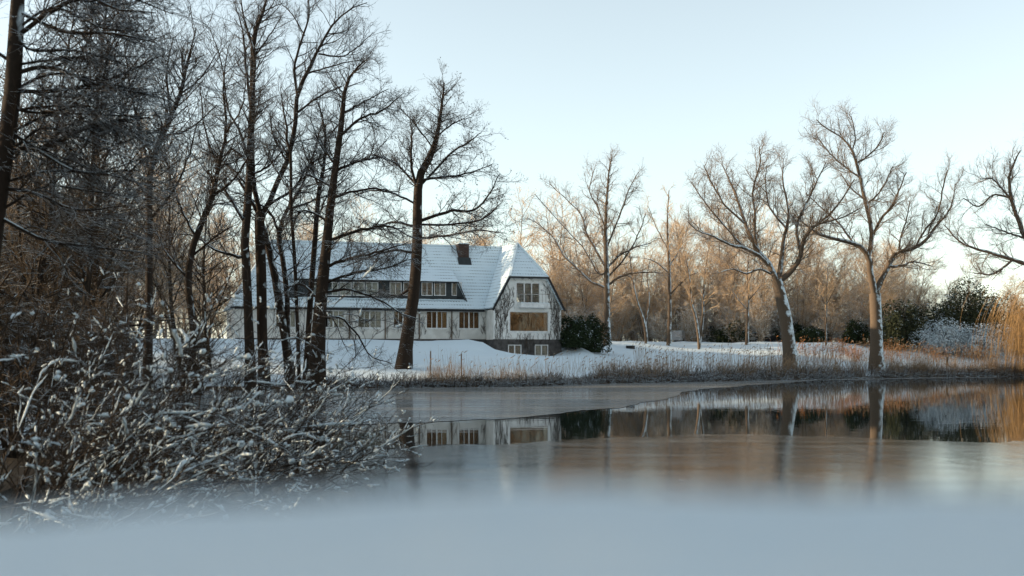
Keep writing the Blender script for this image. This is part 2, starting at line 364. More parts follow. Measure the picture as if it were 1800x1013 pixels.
# the snow-covered near bank, right under the lens
bx_, by_ = np.linspace(-3, 3, 121), np.concatenate([np.linspace(-2.5, .3, 15)[:-1], np.linspace(.3, 1.5, 49)])
BX, BY = np.meshgrid(bx_, by_)
lip = .50 + .035 * np.sin(BX * 3.1 + .6) + .02 * np.sin(BX * 7.3) + .012 * np.sin(BX * 19 + 1) + .007 * np.sin(BX * 41)
BZ = 2.2375 + .008 * np.tanh(BX * 3) + .006 * np.sin(BX * 9 + BY * 5) - .9 * np.clip(BY - lip, 0, 9) ** 1.3 * 2.4
BZ -= sstep(.15, -.8, BY) * .12
idx = np.arange(BX.size).reshape(BX.shape)
quads = np.stack([idx[:-1, :-1], idx[:-1, 1:], idx[1:, 1:], idx[1:, :-1]], -1).reshape(-1, 4)
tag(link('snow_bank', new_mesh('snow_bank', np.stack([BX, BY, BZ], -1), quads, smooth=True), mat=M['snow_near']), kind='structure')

# ------------------------------------------------------------------ branch machinery (all vectorised)
def unit(a): return a / np.maximum(np.linalg.norm(a, axis=-1, keepdims=True), 1e-9)

def grow(st, di, ln, nseg, wob, trop, r):
    N = len(st); P = np.empty((N, nseg + 1, 3)); P[:, 0] = st; d = unit(di); h = (ln / nseg)[:, None]
    trop = np.asarray(trop, float)
    for i in range(nseg):
        d = unit(d + r.normal(0, wob, (N, 3)) + trop)
        P[:, i + 1] = P[:, i] + d * h
    return P

def at_t(P, R, pi, t):
    n = P.shape[1] - 1; s = t * n; i = np.minimum(s.astype(int), n - 1); f = (s - i)[:, None]
    return P[pi, i] * (1 - f) + P[pi, i + 1] * f, unit(P[pi, i + 1] - P[pi, i]), R[pi, i] * (1 - f[:, 0]) + R[pi, i + 1] * f[:, 0]

def spawn(P, R, c, r):
    """c: n per branch or den per metre, t range, ang, len (absolute) or lf (of the parent), rr, rmax, seg, wob, trop"""
    L = np.linalg.norm(np.diff(P, axis=1), axis=2).sum(1)
    if 'den' in c: cnt = np.maximum(c.get('nmin', 1), np.round(L * c['den'] * r.uniform(.75, 1.25, len(L)))).astype(int)
    else: cnt = np.full(len(P), c['n'])
    pi = np.repeat(np.arange(len(P)), cnt)
    k = np.concatenate([np.arange(q) for q in cnt]) if len(cnt) else np.array([])
    t0, t1 = c.get('t', (.25, 1))
    t = np.clip(t0 + (t1 - t0) * (k + r.uniform(0, 1, len(pi))) / cnt[pi], 0, .999)
    p, tn, rd = at_t(P, R, pi, t)
    rv = r.normal(0, 1, (len(pi), 3)) * np.array(c.get('flat', (1, 1, 1)))
    pe = unit(rv - tn * (rv * tn).sum(1, keepdims=True))
    a = np.radians(r.normal(c['ang'][0], c['ang'][1], len(pi)))[:, None]
    d = np.cos(a) * tn + np.sin(a) * pe
    if 'bias' in c: d = d + np.asarray(c['bias'])
    if 'len' in c: ln = r.uniform(c['len'][0], c['len'][1], len(pi)) * (1 - c.get('ts', .4) * t)
    else: ln = L[pi] * r.uniform(c['lf'][0], c['lf'][1], len(pi)) * (1 - c.get('ts', .5) * t)
    r0 = np.minimum(rd * c.get('rr', .6), c.get('rmax', 9)); r0 = np.maximum(r0, c.get('rmin', .006))
    Q = grow(p, d, ln, c['seg'], c.get('wob', .15), c.get('trop', (0, 0, .05)), r)
    tip = np.maximum(r0 * c.get('tip', .35), c.get('rmin', .006) * .7)
    RR = r0[:, None] + (tip - r0)[:, None] * np.linspace(0, 1, c['seg'] + 1)[None]
    return Q, RR

def tubes(P, R, k):
    """rings of k points along every polyline -> verts, quads"""
    N, m, _ = P.shape
    T = np.empty_like(P); T[:, 1:-1] = P[:, 2:] - P[:, :-2]; T[:, 0] = P[:, 1] - P[:, 0]; T[:, -1] = P[:, -1] - P[:, -2]; T = unit(T)
    ov = unit(P[:, -1] - P[:, 0]); ref = np.where((np.abs(ov[:, 2]) < .7)[:, None], np.array([0, 0, 1.]), np.array([1., .3, 0]))
    e1 = unit(np.cross(T, ref[:, None])); e2 = np.cross(T, e1)
    a = np.linspace(0, 2 * math.pi, k, endpoint=False) + .5
    V = P[:, :, None] + R[:, :, None, None] * (np.cos(a)[None, None, :, None] * e1[:, :, None] + np.sin(a)[None, None, :, None] * e2[:, :, None])
    base = (np.arange(N) * m * k)[:, None, None] + (np.arange(m - 1) * k)[None, :, None]
    j = np.arange(k)[None, None]; j2 = (np.arange(k) + 1)[None, None] % k
    Q = np.stack([base + j, base + j2, base + k + j2, base + k + j], -1).reshape(-1, 4)
    return V.reshape(-1, 3), Q

def tube_mesh(name, sets):
    """sets: list of (P, R, k) -> one mesh"""
    Vs, Qs, n = [], [], 0
    for P, R, k in sets:
        if len(P) == 0: continue
        V, Q = tubes(P, R, k); Vs.append(V); Qs.append(Q + n); n += len(V)
    return new_mesh(name, np.concatenate(Vs), np.concatenate(Qs), smooth=True)

def catmull(pts, m):
    p = np.asarray(pts, float); p = np.vstack([2 * p[0] - p[1], p, 2 * p[-1] - p[-2]])
    s = np.linspace(0, len(pts) - 1 - 1e-6, m); i = s.astype(int); f = (s - i)[:, None]
    a, b, c, d = p[i], p[i + 1], p[i + 2], p[i + 3]
    return .5 * ((2 * b) + (c - a) * f + (2 * a - 5 * b + 4 * c - d) * f ** 2 + (3 * b - a - 3 * c + d) * f ** 3)

def trace(limbs, d, m=14, seed=0, spread=.25, rough=.0, limb=.86):
    """limbs: lists of (x px, y px, width px) -> limb polylines at depth d that also reach towards and away from the viewer"""
    r = np.random.default_rng(seed); Ps, Rs = [], []
    for k, lb in enumerate(limbs):
        q = np.array([px(a, b, d) for a, b, *_ in lb]); w = np.array([c[2] for c in lb]) / F * d / 2
        ln = np.concatenate([[0], np.cumsum(np.linalg.norm(np.diff(q, axis=0), axis=1))])
        if k > 0:
            sl = r.uniform(-1, 1) * spread; q[:, 1] += sl * ln
            rt = Ps[0] if k else None
            # keep the start on an earlier limb
            best = None
            for Pp in Ps:
                dd = np.linalg.norm(Pp[:, [0, 2]] - q[0, [0, 2]], axis=1); i = dd.argmin()
                if best is None or dd[i] < best[0]: best = (dd[i], Pp[i, 1])
            q[:, 1] += best[1] - q[0, 1]
            # perspective: what reaches nearer or farther keeps its place in the picture from this view only through its size
        if k: w = w * limb
        P = catmull(q, m + 1); R = np.interp(np.linspace(0, ln[-1], m + 1), ln, w)
        if k: P[2:] += r.normal(0, rough, (m - 1, 3)) * (.10 + .25 * np.minimum(R[2:, None], .2)) * np.minimum(1, ln[-1] / 6)
        if k == 0: R[0] *= 1.35; R[1] *= 1.08
        Ps.append(P); Rs.append(R)
    return np.array(Ps), np.array(Rs)

TRI = [0]
def make_tree(name, label, cat, base, wood, crown, mb, mt, group=None, extra=None):
    """Empty at the foot > trunk (trunk and limbs), crown (branches and twigs)"""
    base = np.asarray(base, float)
    root = link(name, None); root.location = base; tag(root, label, cat, group)
    link('trunk', tube_mesh('trunk', [(P - base, R, k) for P, R, k in wood]), root, mb)
    link('crown', tube_mesh('crown', [(P - base, R, k) for P, R, k in crown]), root, mt)
    TRI[0] += sum(len(P) * (P.shape[1] - 1) * k * 2 for P, R, k in wood + crown)
    return root

def flecks(P, n, size, r):
    """small cones / withered leaves hanging on twigs: tetrahedra"""
    i = r.integers(0, len(P), n); t = r.uniform(.2, 1, n); p, tn, _ = at_t(P, np.ones(P.shape[:2]), i, np.minimum(t, .999))
    p = p + r.normal(0, .03, (n, 3)); q = p[:, None] + r.normal(0, 1, (n, 4, 3)) * size
    T = (np.arange(n) * 4)[:, None, None] + np.array([[0, 1, 2], [0, 2, 3], [0, 3, 1], [1, 3, 2]])[None]
    return q.reshape(-1, 3), T.reshape(-1, 3)

def traced_tree(name, label, limbs, d, lv, mb, mt, seed, spread=.25, rough=.25, flk=0, k0=9, sink=.4):
    r = np.random.default_rng(seed)
    P0, R0 = trace(limbs, d, 14, seed, spread, rough)
    base = P0[0, 0].copy(); g = gz(base[0], base[1]); P0[0, 0, 2] = g - sink; base[2] = g
    cur = (P0, R0); wood = [(P0, R0, k0)]; crown = []
    for i, c in enumerate(lv):
        if i == 0:
            Q, RR = spawn(cur[0][1:], cur[1][1:], c, r)
            if c.get('top', 1) < 1:
                Q2, RR2 = spawn(cur[0][:1], cur[1][:1], dict(c, t=(c['top'], 1)), r); Q, RR = np.concatenate([Q, Q2]), np.concatenate([RR, RR2])
        else: Q, RR = spawn(cur[0], cur[1], c, r)
        ok = Q[:, :, 2].min(1) > .5
        Q, RR = Q[ok], RR[ok]
        (wood if c.get('wood') else crown).append((Q, RR, c.get('k', 3)))
        if c.get('also'):                    # twigs also sprout straight from the coarser level
            cur = (Q, RR)
        else: cur = (Q, RR)
    t = make_tree(name, label, 'tree', base, wood, crown, M[mb], M[mt])
    if flk:
        V, T = flecks(crown[-1][0], flk, .035, r)
        link('seed_cones', new_mesh('seed_cones', V - base, None, T), t, M['thick_b']); TRI[0] += flk * 4
    return t

# ------------------------------------------------------------------ the house
house = link('house', None); house.location = (HO[0], HO[1], 0); house.rotation_euler = (0, 0, HTH)
tag(house, 'long white house with snowy tiled roof, dark dormer and half-hipped gable', 'house')
def hp(x, y, V=0.0):
    a, c = (x - CX) / F, (HY - y) / F
    t = (V + (-HS * HO[0] + HC * HO[1])) / (-HS * a + HC)
    X, Y = a * t - HO[0], t - HO[1]
    return X * HC + Y * HS, CZ + c * t
EV, RG, SL = 7.5, 14.8, 1.83
HW = (RG - EV) / SL; HPZ = 10.9; HPW = (RG - HPZ) / SL; WS = (RG - EV) / 6.2; UL = -30.5

def wall_grid(u0, u1, z0, z1, v, th, holes):
    """a wall of thickness th behind plane v with real openings"""
    b = MB(); us = sorted({u0, u1, *[h[0] for h in holes], *[h[1] for h in holes]}); zs = sorted({z0, z1, *[h[2] for h in holes], *[h[3] for h in holes]})
    for i in range(len(us) - 1):
        run = None
        for j in range(len(zs) - 1):
            cu, cz = (us[i] + us[i + 1]) / 2, (zs[j] + zs[j + 1]) / 2
            inside = any(h[0] < cu < h[1] and h[2] < cz < h[3] for h in holes)
            if inside:
                if run is not None: b.box(us[i], us[i + 1], v, v + th, run, zs[j]); run = None
            elif run is None: run = zs[j]
        if run is not None: b.box(us[i], us[i + 1], v, v + th, run, z1)
    return b

def window(rect, v, cols, rows=1, curtain=None, sill=True, fw=.09, sashes=None, glass='glass'):
    """window > pane (each), sill, curtain; set 6 cm into its opening"""
    u0, u1, z0, z1 = rect; y0, y1 = v - .02, v + .08; b = MB()
    b.box(u0, u0 + fw, y0, y1, z0, z1).box(u1 - fw, u1, y0, y1, z0, z1).box(u0 + fw, u1 - fw, y0 + .004, y1, z1 - fw, z1).box(u0 + fw, u1 - fw, y0 + .004, y1, z0, z0 + fw)
    edges = [u0 + fw + (u1 - u0 - 2 * fw) * f for f in cols]
    zr = [z0 + fw + (z1 - z0 - 2 * fw) * f for f in (rows if isinstance(rows, (list, tuple)) else np.linspace(0, 1, rows + 1))]
    mw = .05
    for i, e in enumerate(edges[1:-1]):
        w = mw if not sashes or (i + 1) not in sashes else .13
        b.box(e - w / 2, e + w / 2, y0 + .008, y1 - .004, z0 + fw, z1 - fw)
    for e in zr[1:-1]: b.box(u0 + fw, u1 - fw, y0 + .012, y1 - .008, e - mw / 2, e + mw / 2)
    w_ = b.build('window', M['white'], house)
    for i in range(len(edges) - 1):
        for j in range(len(zr) - 1):
            MB().box(edges[i] + .01, edges[i + 1] - .01, v + .035, v + .045, zr[j] + .01, zr[j + 1] - .01).build('pane', M[glass], w_)
    if sill: MB().box(u0 - .08, u1 + .08, v - .12, v + .05, z0 - .07, z0 - .004).build('sill', M['white'], w_)
    for cu in (curtain or []):
        a, c, mt = cu[:3]; zlo = cu[3] if len(cu) > 3 else 0; ca, cb = u0 + (u1 - u0) * a, u0 + (u1 - u0) * c
        n = max(6, int((cb - ca) / .09)); xs_ = np.linspace(ca, cb, n); ys_ = v + .13 + .03 * np.sin(np.arange(n) * 1.9)
        zt, zb = z1, z0 + (z1 - z0) * zlo
        V = np.concatenate([np.stack([xs_, ys_, np.full(n, zb)], -1), np.stack([xs_, ys_, np.full(n, zt)], -1)])
        link('curtain', new_mesh('curtain', V, [(i, i + 1, n + i + 1, n + i) for i in range(n - 1)], smooth=True), w_, M[mt])
    return w_

def rectpx(x0, x1, y0, y1, v):
    a, zt = hp(x0, y0, v); b, _ = hp(x1, y0, v); _, zb = hp((x0 + x1) / 2, y1, v); _, zt = hp((x0 + x1) / 2, y0, v)
    return (a, b, zb, zt)

# ground-floor wing
WV = 3.0
g_px = [(749, 787, 547, 578), (806, 843, 547.5, 578.5), (691, 726, 546.5, 577.5), (629, 671, 546, 577), (566, 606, 545.5, 576.5), (484, 520, 545, 576)]
g_rc = [rectpx(*g, WV) for g in g_px]
wall_grid(UL + .35, -3.79, 3.2, 7.55, WV, .25, g_rc).build('wall', M['plaster2'], house)['label'] = 'weathered grey-white ground floor wall'
two = [0, .25, .5, .75, 1]
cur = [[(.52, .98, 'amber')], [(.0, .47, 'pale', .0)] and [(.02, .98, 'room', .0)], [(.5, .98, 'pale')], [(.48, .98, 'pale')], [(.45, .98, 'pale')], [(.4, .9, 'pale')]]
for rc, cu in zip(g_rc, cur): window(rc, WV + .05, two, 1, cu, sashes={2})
# pilaster strips, base ledge, gutter
for x in (614, 677, 737, 794):
    u, _ = hp(x, 570, WV); MB().box(u - .06, u + .06, WV - .09, WV - .003, 4.0, 7.45).build('downpipe', M['wood'], house)
u, _ = hp(861, 570, WV); MB().box(u - .07, u + .07, WV - .16, WV - .02, 4.0, 7.45).build('downpipe', M['black'], house)
MB().box(UL + .35, -3.8, WV - .12, WV - .004, 3.3, 4.28).build('plinth', M['stone'], house)
MB().box(UL - .1, -4.05, 2.46, 2.60, EV - .22, EV - .06).build('gutter', M['black'], house)
MB().box(UL + .3, -4.0, 2.6, WV, EV - .26, EV - .12).build('soffit', M['black'], house)
# gable wall
pw = rectpx(895, 965, 547, 584, 0); fr = rectpx(907, 949, 497, 533, 0)
GW = 3.76
lower = wall_grid(-GW, GW, 4.25, 7.62, 0, .25, [pw])
for poly in ([(-GW, 7.62), (fr[0], 7.62), (fr[0], HPZ), (-HPW, HPZ)], [(fr[1], 7.62), (GW, 7.62), (HPW, HPZ), (fr[1], HPZ)], [(fr[0], fr[3]), (fr[1], fr[3]), (fr[1], HPZ), (fr[0], HPZ)], [(fr[0], 7.62), (fr[1], 7.62), (fr[1], fr[2]), (fr[0], fr[2])]):
    lower.slab([(a, 0, z) for a, z in poly], .25)
lower.build('gable_wall', M['plaster'], house)['label'] = 'white gable wall'
MB().box(-GW, -GW + .25, .25, WV + .1, 3.2, EV - .1).build('wall', M['plaster2'], house)
MB().box(GW - .25, GW, .25, 14.5, 2.2, EV - .1).build('wall', M['plaster'], house)
MB().box(UL + .4, GW - .3, 14.3, 14.5, 2.5, EV - .1).build('wall', M['plaster'], house)
MB().box(UL + .35, UL + .6, WV + .25, 14.3, 2.5, EV - .1).build('wall', M['plaster'], house)
bw = [rectpx(893, 917, 606, 626, -.06), rectpx(940, 964, 606, 626, -.06)]
wall_grid(-GW - .04, GW + .04, 1.6, 4.25, -.06, .3, bw).build('basement_wall', M['stone'], house)['label'] = 'dark stone basement wall'
MB().box(-GW - .05, -GW + .2, .24, WV, 1.6, 4.22).build('basement_wall', M['stone'], house)
for rc in bw: window(rc, 0, [0, .5, 1], 1, [(.05, .95, 'pale', .1)], False, .1, {1})
w_ = window(pw, .05, [0, 1], 1, [(.88, 1.0, 'pale')], True, .12, None, 'glass_big'); w_['label'] = 'wide picture window'
w_ = window(fr, .05, [0, .34, .67, 1], [0, .43, 1], None, False, .09, {1, 2}); w_['label'] = 'tall balcony window with six panes'
# rooms behind the glass
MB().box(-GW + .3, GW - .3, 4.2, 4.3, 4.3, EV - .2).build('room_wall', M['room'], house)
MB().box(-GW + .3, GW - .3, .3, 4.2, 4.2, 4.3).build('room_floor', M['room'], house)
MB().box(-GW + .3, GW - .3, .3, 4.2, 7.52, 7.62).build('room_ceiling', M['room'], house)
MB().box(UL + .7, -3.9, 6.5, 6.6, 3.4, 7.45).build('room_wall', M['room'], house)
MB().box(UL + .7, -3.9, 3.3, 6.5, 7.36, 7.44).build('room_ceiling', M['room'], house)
# balcony
a, zt = hp(913, 533, -.45); b, _ = hp(964, 533, -.45); _, zb = hp(940, 541, -.85)
bal = MB().box(a, b, -.85, -.003, zb, zt).build('balcony', M['white'], house)
MB().box(a + .05, b - .05, -.80, -.02, zt + .003, zt + .07).build('snow', M['snow'], bal)
_, rt_ = hp(940, 517, -.8)
MB().bar((a, -.8, rt_), (b, -.8, rt_), .04).bar((a, -.8, rt_), (a, -.02, rt_), .04).bar((b, -.8, rt_), (b, -.02, rt_), .04).build('handrail', M['wood'], bal)
for k in range(9):
    x = a + (b - a) * k / 8; MB().box(x - .015, x + .015, -.815, -.785, zt + .02, rt_ - .02).build('baluster', M['wood'], bal)
# roof: snow-covered slabs
rf = MB()
rf.slab([(-HW, -.4, EV), (-HPW, -.4, HPZ), (0, 3.7, RG), (0, 8.8, RG), (-HW, 2.6, EV)][::-1], .16)
rf.slab([(-HPW, -.4, HPZ), (HPW, -.4, HPZ), (0, 3.7, RG)], .16)
rf.slab([(HW, -.4, EV), (HW, 15, EV), (0, 15, RG), (0, 3.7, RG), (HPW, -.4, HPZ)], .16)
rf.slab([(UL, 2.6, EV), (-HW, 2.6, EV), (0, 8.8, RG), (UL + 4.5, 8.8, RG)], .16)
rf.slab([(UL, 15, EV), (UL, 2.6, EV), (UL + 4.5, 8.8, RG)], .16)
rf.slab([(0, 15, EV), (UL, 15, EV), (UL + 4.5, 8.8, RG), (0, 8.8, RG)], .16)
roof = rf.build('roof', M['roof'], house); roof['label'] = 'steep snow-covered tiled roof'
rd = MB()
rd.bar((0, 3.6, RG + .03), (0, 8.8, RG + .03), .26, .18).bar((0, 8.8, RG + .03), (UL + 4.5, 8.8, RG + .03), .26, .18)
for s in (-1, 1): rd.bar((s * HPW, -.42, HPZ + .03), (0, 3.65, RG + .05), .2, .14)
rd.build('ridge_tiles', M['snow'], roof)
for s in (-1, 1): MB().bar((s * (HW + .06), -.46, EV - .22), (s * HPW, -.46, HPZ - .05), .09, .22).build('bargeboard', M['black'], roof)
MB().bar((-HPW - .1, -.46, HPZ - .1), (HPW + .1, -.46, HPZ - .1), .1, .16).build('fascia', M['black'], roof)
u, _ = hp(812, 432, 8.3); ch = MB().box(u - .6, u + .6, 7.5, 8.5, 12.6, 14.85).box(u - .66, u + .66, 7.44, 8.56, 14.853, 14.95).build('chimney', M['brick'], roof)
MB().box(u - .58, u + .58, 7.52, 8.48, 14.953, 15.06).build('snow', M['snow'], ch); MB().slab([(u - .75, 6.9, EV + 4.3 * WS + .03), (u + .75, 6.9, EV + 4.3 * WS + .03), (u + .75, 7.49, EV + 4.89 * WS + .2), (u - .75, 7.49, EV + 4.89 * WS + .2)], .04).build('flashing', M['dark'], ch)
et = MB()
for k in range(int((-4.1 - UL) / .3)): et.box(UL + .1 + k * .3, UL + .25 + k * .3, 2.50, 2.62, EV - .155, EV - .06)
et.build('eave_tiles', M['black'], roof)['kind'] = 'stuff'
def snow_roll(name, a, b, rad, seed, parent):
    r = np.random.default_rng(seed); a, b = np.array(a, float), np.array(b, float); n = max(8, int(np.linalg.norm(b - a) / .22)); t = np.linspace(0, 1, n + 1)[:, None]
    P = (a + (b - a) * t)[None]; P[0, :, 2] += r.normal(0, .015, n + 1); w = np.convolve(r.uniform(.5, 1.4, n + 5), np.ones(5) / 5, 'valid')[:n + 1]; w[[0, -1]] = .05
    link(name, tube_mesh(name, [(P, (rad * w)[None], 7)]), parent, M['snow'])
snow_roll('snow_edge', (UL + .1, 2.64, EV + .03), (-4.0, 2.64, EV + .03), .085, 61, roof)
snow_roll('snow_edge', (-HPW, -.36, HPZ + .04), (HPW, -.36, HPZ + .04), .07, 62, roof)
# dormer
DV = 3.4; DZ = EV + (DV - 2.6) * WS; DT = 10.4; DL = -25.0
dn_px = [(741, 760.5), (763, 784), (794, 812), (685, 706), (709, 729), (643, 665), (620, 641), (597, 618), (574, 595), (548, 568)]
dn = [rectpx(a, b, 496, 520, DV) for a, b in dn_px]
dn = [(a, b, max(c, DZ + .12), d) for a, b, c, d in dn]
df = wall_grid(DL + 1, -6.9, DZ, DT, DV, .2, dn)
df.slab([(-6.9, DV, DZ), (-5.9, DV, DZ), (-6.9, DV, DT)], .2)
df.slab([(-5.9, DV, DZ), (-6.9, 6.45, 12.03), (-6.9, DV, DT)], .05)
df.slab([(DL, DV, DZ), (DL + 1, DV, DZ), (DL + 1, DV, DT)], .2)
dorm = df.build('dormer', M['dark'], house); dorm['label'] = 'long dark-clad dormer with a row of white windows'
VB = 6.51; ZB = 10.45 + .5 * (VB - 3.2)
MB().slab([(DL + .8, 3.1, 10.42), (-6.75, 3.1, 10.42), (-6.75, VB + .1, ZB + .05), (DL + .8, VB + .1, ZB + .05)], .10).build('dormer_roof', M['roof'], dorm)
MB().bar((DL + .8, 3.08, 10.36), (-6.75, 3.08, 10.36), .06, .12).bar((-6.78, 3.3, DT + .02), (-5.82, 3.3, DZ - .1), .07, .14).build('fascia', M['black'], dorm)
snow_roll('snow_edge', (DL + .9, 3.14, 10.45), (-6.8, 3.14, 10.45), .075, 63, dorm)
snow_roll('snow_edge', (DL + 1, DV - .1, DZ + .03), (-6.0, DV - .1, DZ + .03), .07, 64, dorm)
cw = [None, None, None, [(.0, 1, 'pale')], None, [(.0, 1, 'pale')], None, None, None, None]
for rc, cu in zip(dn, cw): window(rc, DV + .03, [0, .5, 1], 1, cu or [(.0, .12, 'amber')], False, .07)
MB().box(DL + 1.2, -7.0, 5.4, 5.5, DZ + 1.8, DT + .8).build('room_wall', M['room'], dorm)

# climbing vines on the walls: each a plant of its own
def vine(label, starts, vplane, zlim, ulim, avoid, seed, dens, ln=(2.5, 5.5), rad=.028):
    r = np.random.default_rng(seed); n = len(starts)
    st = np.stack([np.array([s[0] for s in starts]), np.zeros(n), np.array([s[1] for s in starts])], -1)
    di = np.stack([r.normal(0, .35, n), np.zeros(n), np.ones(n)], -1)
    P = grow(st, di, r.uniform(*ln, n), 14, .13, (0, 0, .05), r); R = .85 * np.linspace(rad, rad * .4, 15)[None] * np.ones((n, 1))
    sets = [(P, R)]
    for c in (dict(den=dens, t=(.1, 1), ang=(40, 15), lf=(.2, .5), rr=.7, rmin=.013, seg=8, wob=.2, trop=(0, 0, .06)), dict(den=dens * 1.3, t=(.1, 1), ang=(50, 20), lf=(.25, .6), rr=.7, rmin=.011, seg=5, wob=.3, trop=(0, 0, .03))):
        sets.append(spawn(*sets[-1], c, r))
    out = []
    for P, R in sets:
        P = P.copy(); P[:, :, 1] = vplane - .02 - R
        bad = np.zeros(P.shape[:2], bool)
        for a in avoid: bad |= (P[:, :, 0] > a[0]) & (P[:, :, 0] < a[1]) & (P[:, :, 2] > a[2]) & (P[:, :, 2] < a[3])
        lim = ulim(P[:, :, 2]); bad |= (P[:, :, 0] < lim[0]) | (P[:, :, 0] > lim[1]) | (P[:, :, 2] > zlim)
        first = np.where(bad.any(1), bad.argmax(1), P.shape[1]); ok = first > 1
        P, R, first = P[ok], R[ok], first[ok]
        k_ = np.minimum(np.arange(P.shape[1])[None], (first - 1)[:, None])
        P = np.take_along_axis(P, k_[:, :, None], 1)
        if len(P): out.append((P, R, 3))
    o = link('climbing_vine', tube_mesh('climbing_vine', out), None, M['vine']); o.location = house.location; o.rotation_euler = house.rotation_euler
    return tag(o, label, 'vine')
glim = lambda z: (-np.where(z > EV, (RG - z) / SL - .1, GW - .02), np.where(z > EV, (RG - z) / SL - .1, GW - .02))
av = [(q[0] - .1, q[1] + .1, q[2] - .12, q[3] + .1) for q in (pw, fr)] + [(a - .1, b + .1, zb - .1, rt_)]
rr_ = np.random.default_rng(3)
vine('bare vine covering the gable wall between its corner and picture window', [(rr_.uniform(-3.6, -2.1), rr_.uniform(2.6, 6.5)) for _ in range(24)], 0, 10.75, glim, av, 31, 1.5, rad=.027)
vine('bare vine covering the gable wall beside the dark evergreen bush', [(rr_.uniform(2.3, 3.6), rr_.uniform(2.8, 6.5)) for _ in range(22)], 0, 10.75, glim, av, 32, 1.5, rad=.027)
vine('low bare vine creeping along the gable under the picture window', [(rr_.uniform(-2.2, 2.2), rr_.uniform(2.6, 4.5)) for _ in range(26)], -.06, 5.4, glim, [av[0], *bw], 33, 2.2, (.8, 1.9), .028)
vine('bare vine climbing between picture window and balcony window', [(rr_.uniform(-3, 3), rr_.uniform(7.0, 9.6)) for _ in range(40)], 0, 10.8, glim, av, 34, 2.2, (.8, 2.6), .026)
avw = [(q[0] - .1, q[1] + .1, q[2] - .1, q[3] + .1) for q in g_rc]
for lab, x0, x1, n, sd in (('dense bare vine in the inner corner where wing meets gable', 845, 862, 16, 41), ('bare vine around the downpipe between the two rightmost ground-floor windows', 786, 805, 8, 42), ('bare vine on the wing wall just behind the leaning alder trunk', 727, 748, 9, 43), ('bare vine on the wing wall among the left ground-floor windows', 610, 690, 14, 44)):
    ua, _ = hp(x0, 570, WV); ub, _ = hp(x1, 570, WV)
    vine(lab, [(rr_.uniform(ua, ub), rr_.uniform(4.1, 5.4)) for _ in range(n)], WV - .09, 7.3, lambda z: (z * 0 - 30, z * 0 - 3.85), avw, sd, 2.2, (.9, 2.8), .026)

# ------------------------------------------------------------------ hero trees (traced limbs, grown branches)
Z7 = lambda *p: [(1200 + a / 1.948, 180 + b / 1.948, c) for a, b, c in p]
oak_a = [Z7((372, 890, 24), (352, 740, 21), (335, 660, 19), (322, 606, 19)),
         Z7((324, 615, 13), (300, 560, 12), (262, 505, 10), (245, 460, 8), (222, 410, 7), (205, 340, 5), (190, 290, 4), (165, 230, 3), (150, 195, 2)),
         Z7((300, 560, 9), (250, 520, 8), (200, 500, 7), (150, 490, 5), (90, 465, 4), (40, 450, 3), (0, 420, 2)),
         Z7((310, 590, 5), (260, 572, 5), (215, 588, 4), (170, 574, 3), (125, 584, 2)),
         Z7((328, 610, 11), (340, 540, 9), (345, 480, 8), (360, 430, 6), (370, 380, 5), (360, 320, 4), (350, 250, 3), (355, 185, 2)),
         Z7((262, 505, 7), (250, 430, 6), (250, 380, 5), (240, 300, 4), (262, 220, 3), (258, 155, 2)),
         Z7((330, 612, 13), (375, 575, 11), (400, 520, 9), (410, 470, 8), (440, 430, 6), (480, 415, 4), (540, 400, 3), (590, 370, 2)),
         Z7((400, 520, 7), (390, 430, 6), (410, 380, 5), (440, 320, 4), (470, 260, 3), (500, 200, 2)),
         Z7((435, 435, 5), (500, 380, 4), (540, 330, 3), (575, 270, 2)),
         Z7((205, 500, 4), (130, 420, 4), (70, 350, 3), (20, 280, 2)),
         Z7((222, 410, 5), (150, 350, 4), (100, 280, 3), (70, 220, 2)),
         Z7((360, 430, 5), (310, 360, 4), (300, 280, 3), (310, 200, 2))]
oak_b = [Z7((664, 890, 24), (662, 750, 20), (658, 655, 20)),
         Z7((656, 655, 14), (640, 580, 13), (625, 520, 11), (580, 485, 9), (520, 470, 7), (460, 455, 6), (420, 430, 4), (370, 385, 2)),
         Z7((632, 530, 10), (645, 470, 9), (640, 400, 9), (625, 330, 8), (612, 250, 7), (600, 200, 6), (585, 150, 4), (550, 110, 3), (500, 80, 3), (470, 50, 2)),
         Z7((600, 205, 4), (640, 180, 3), (670, 150, 3), (692, 100, 2)),
         Z7((590, 160, 3), (602, 110, 3), (590, 38, 2)),
         Z7((642, 470, 6), (680, 400, 5), (720, 350, 4), (740, 300, 3), (765, 240, 2)),
         Z7((612, 255, 4), (560, 220, 4), (500, 170, 3), (455, 110, 2)),
         Z7((662, 650, 13), (690, 590, 11), (720, 540, 9), (740, 510, 8), (800, 500, 7), (850, 460, 6), (880, 420, 5), (910, 390, 4), (940, 340, 3), (952, 270, 2)),
         Z7((705, 560, 6), (750, 560, 5), (790, 545, 4), (850, 560, 2)),
         Z7((800, 500, 4), (830, 440, 4), (870, 380, 3), (880, 300, 3), (890, 240, 2)),
         Z7((745, 508, 4), (760, 450, 4), (780, 400, 3), (800, 330, 2)),
         Z7((580, 485, 5), (540, 420, 4), (490, 370, 3), (430, 310, 2)),
         Z7((625, 330, 4), (580, 290, 3), (545, 240, 2)), Z7((632, 350, 4), (680, 300, 3), (720, 220, 2))]
Z6 = lambda *p: [(900 + a / 2.202, 180 + b / 2.202, c) for a, b, c in p]
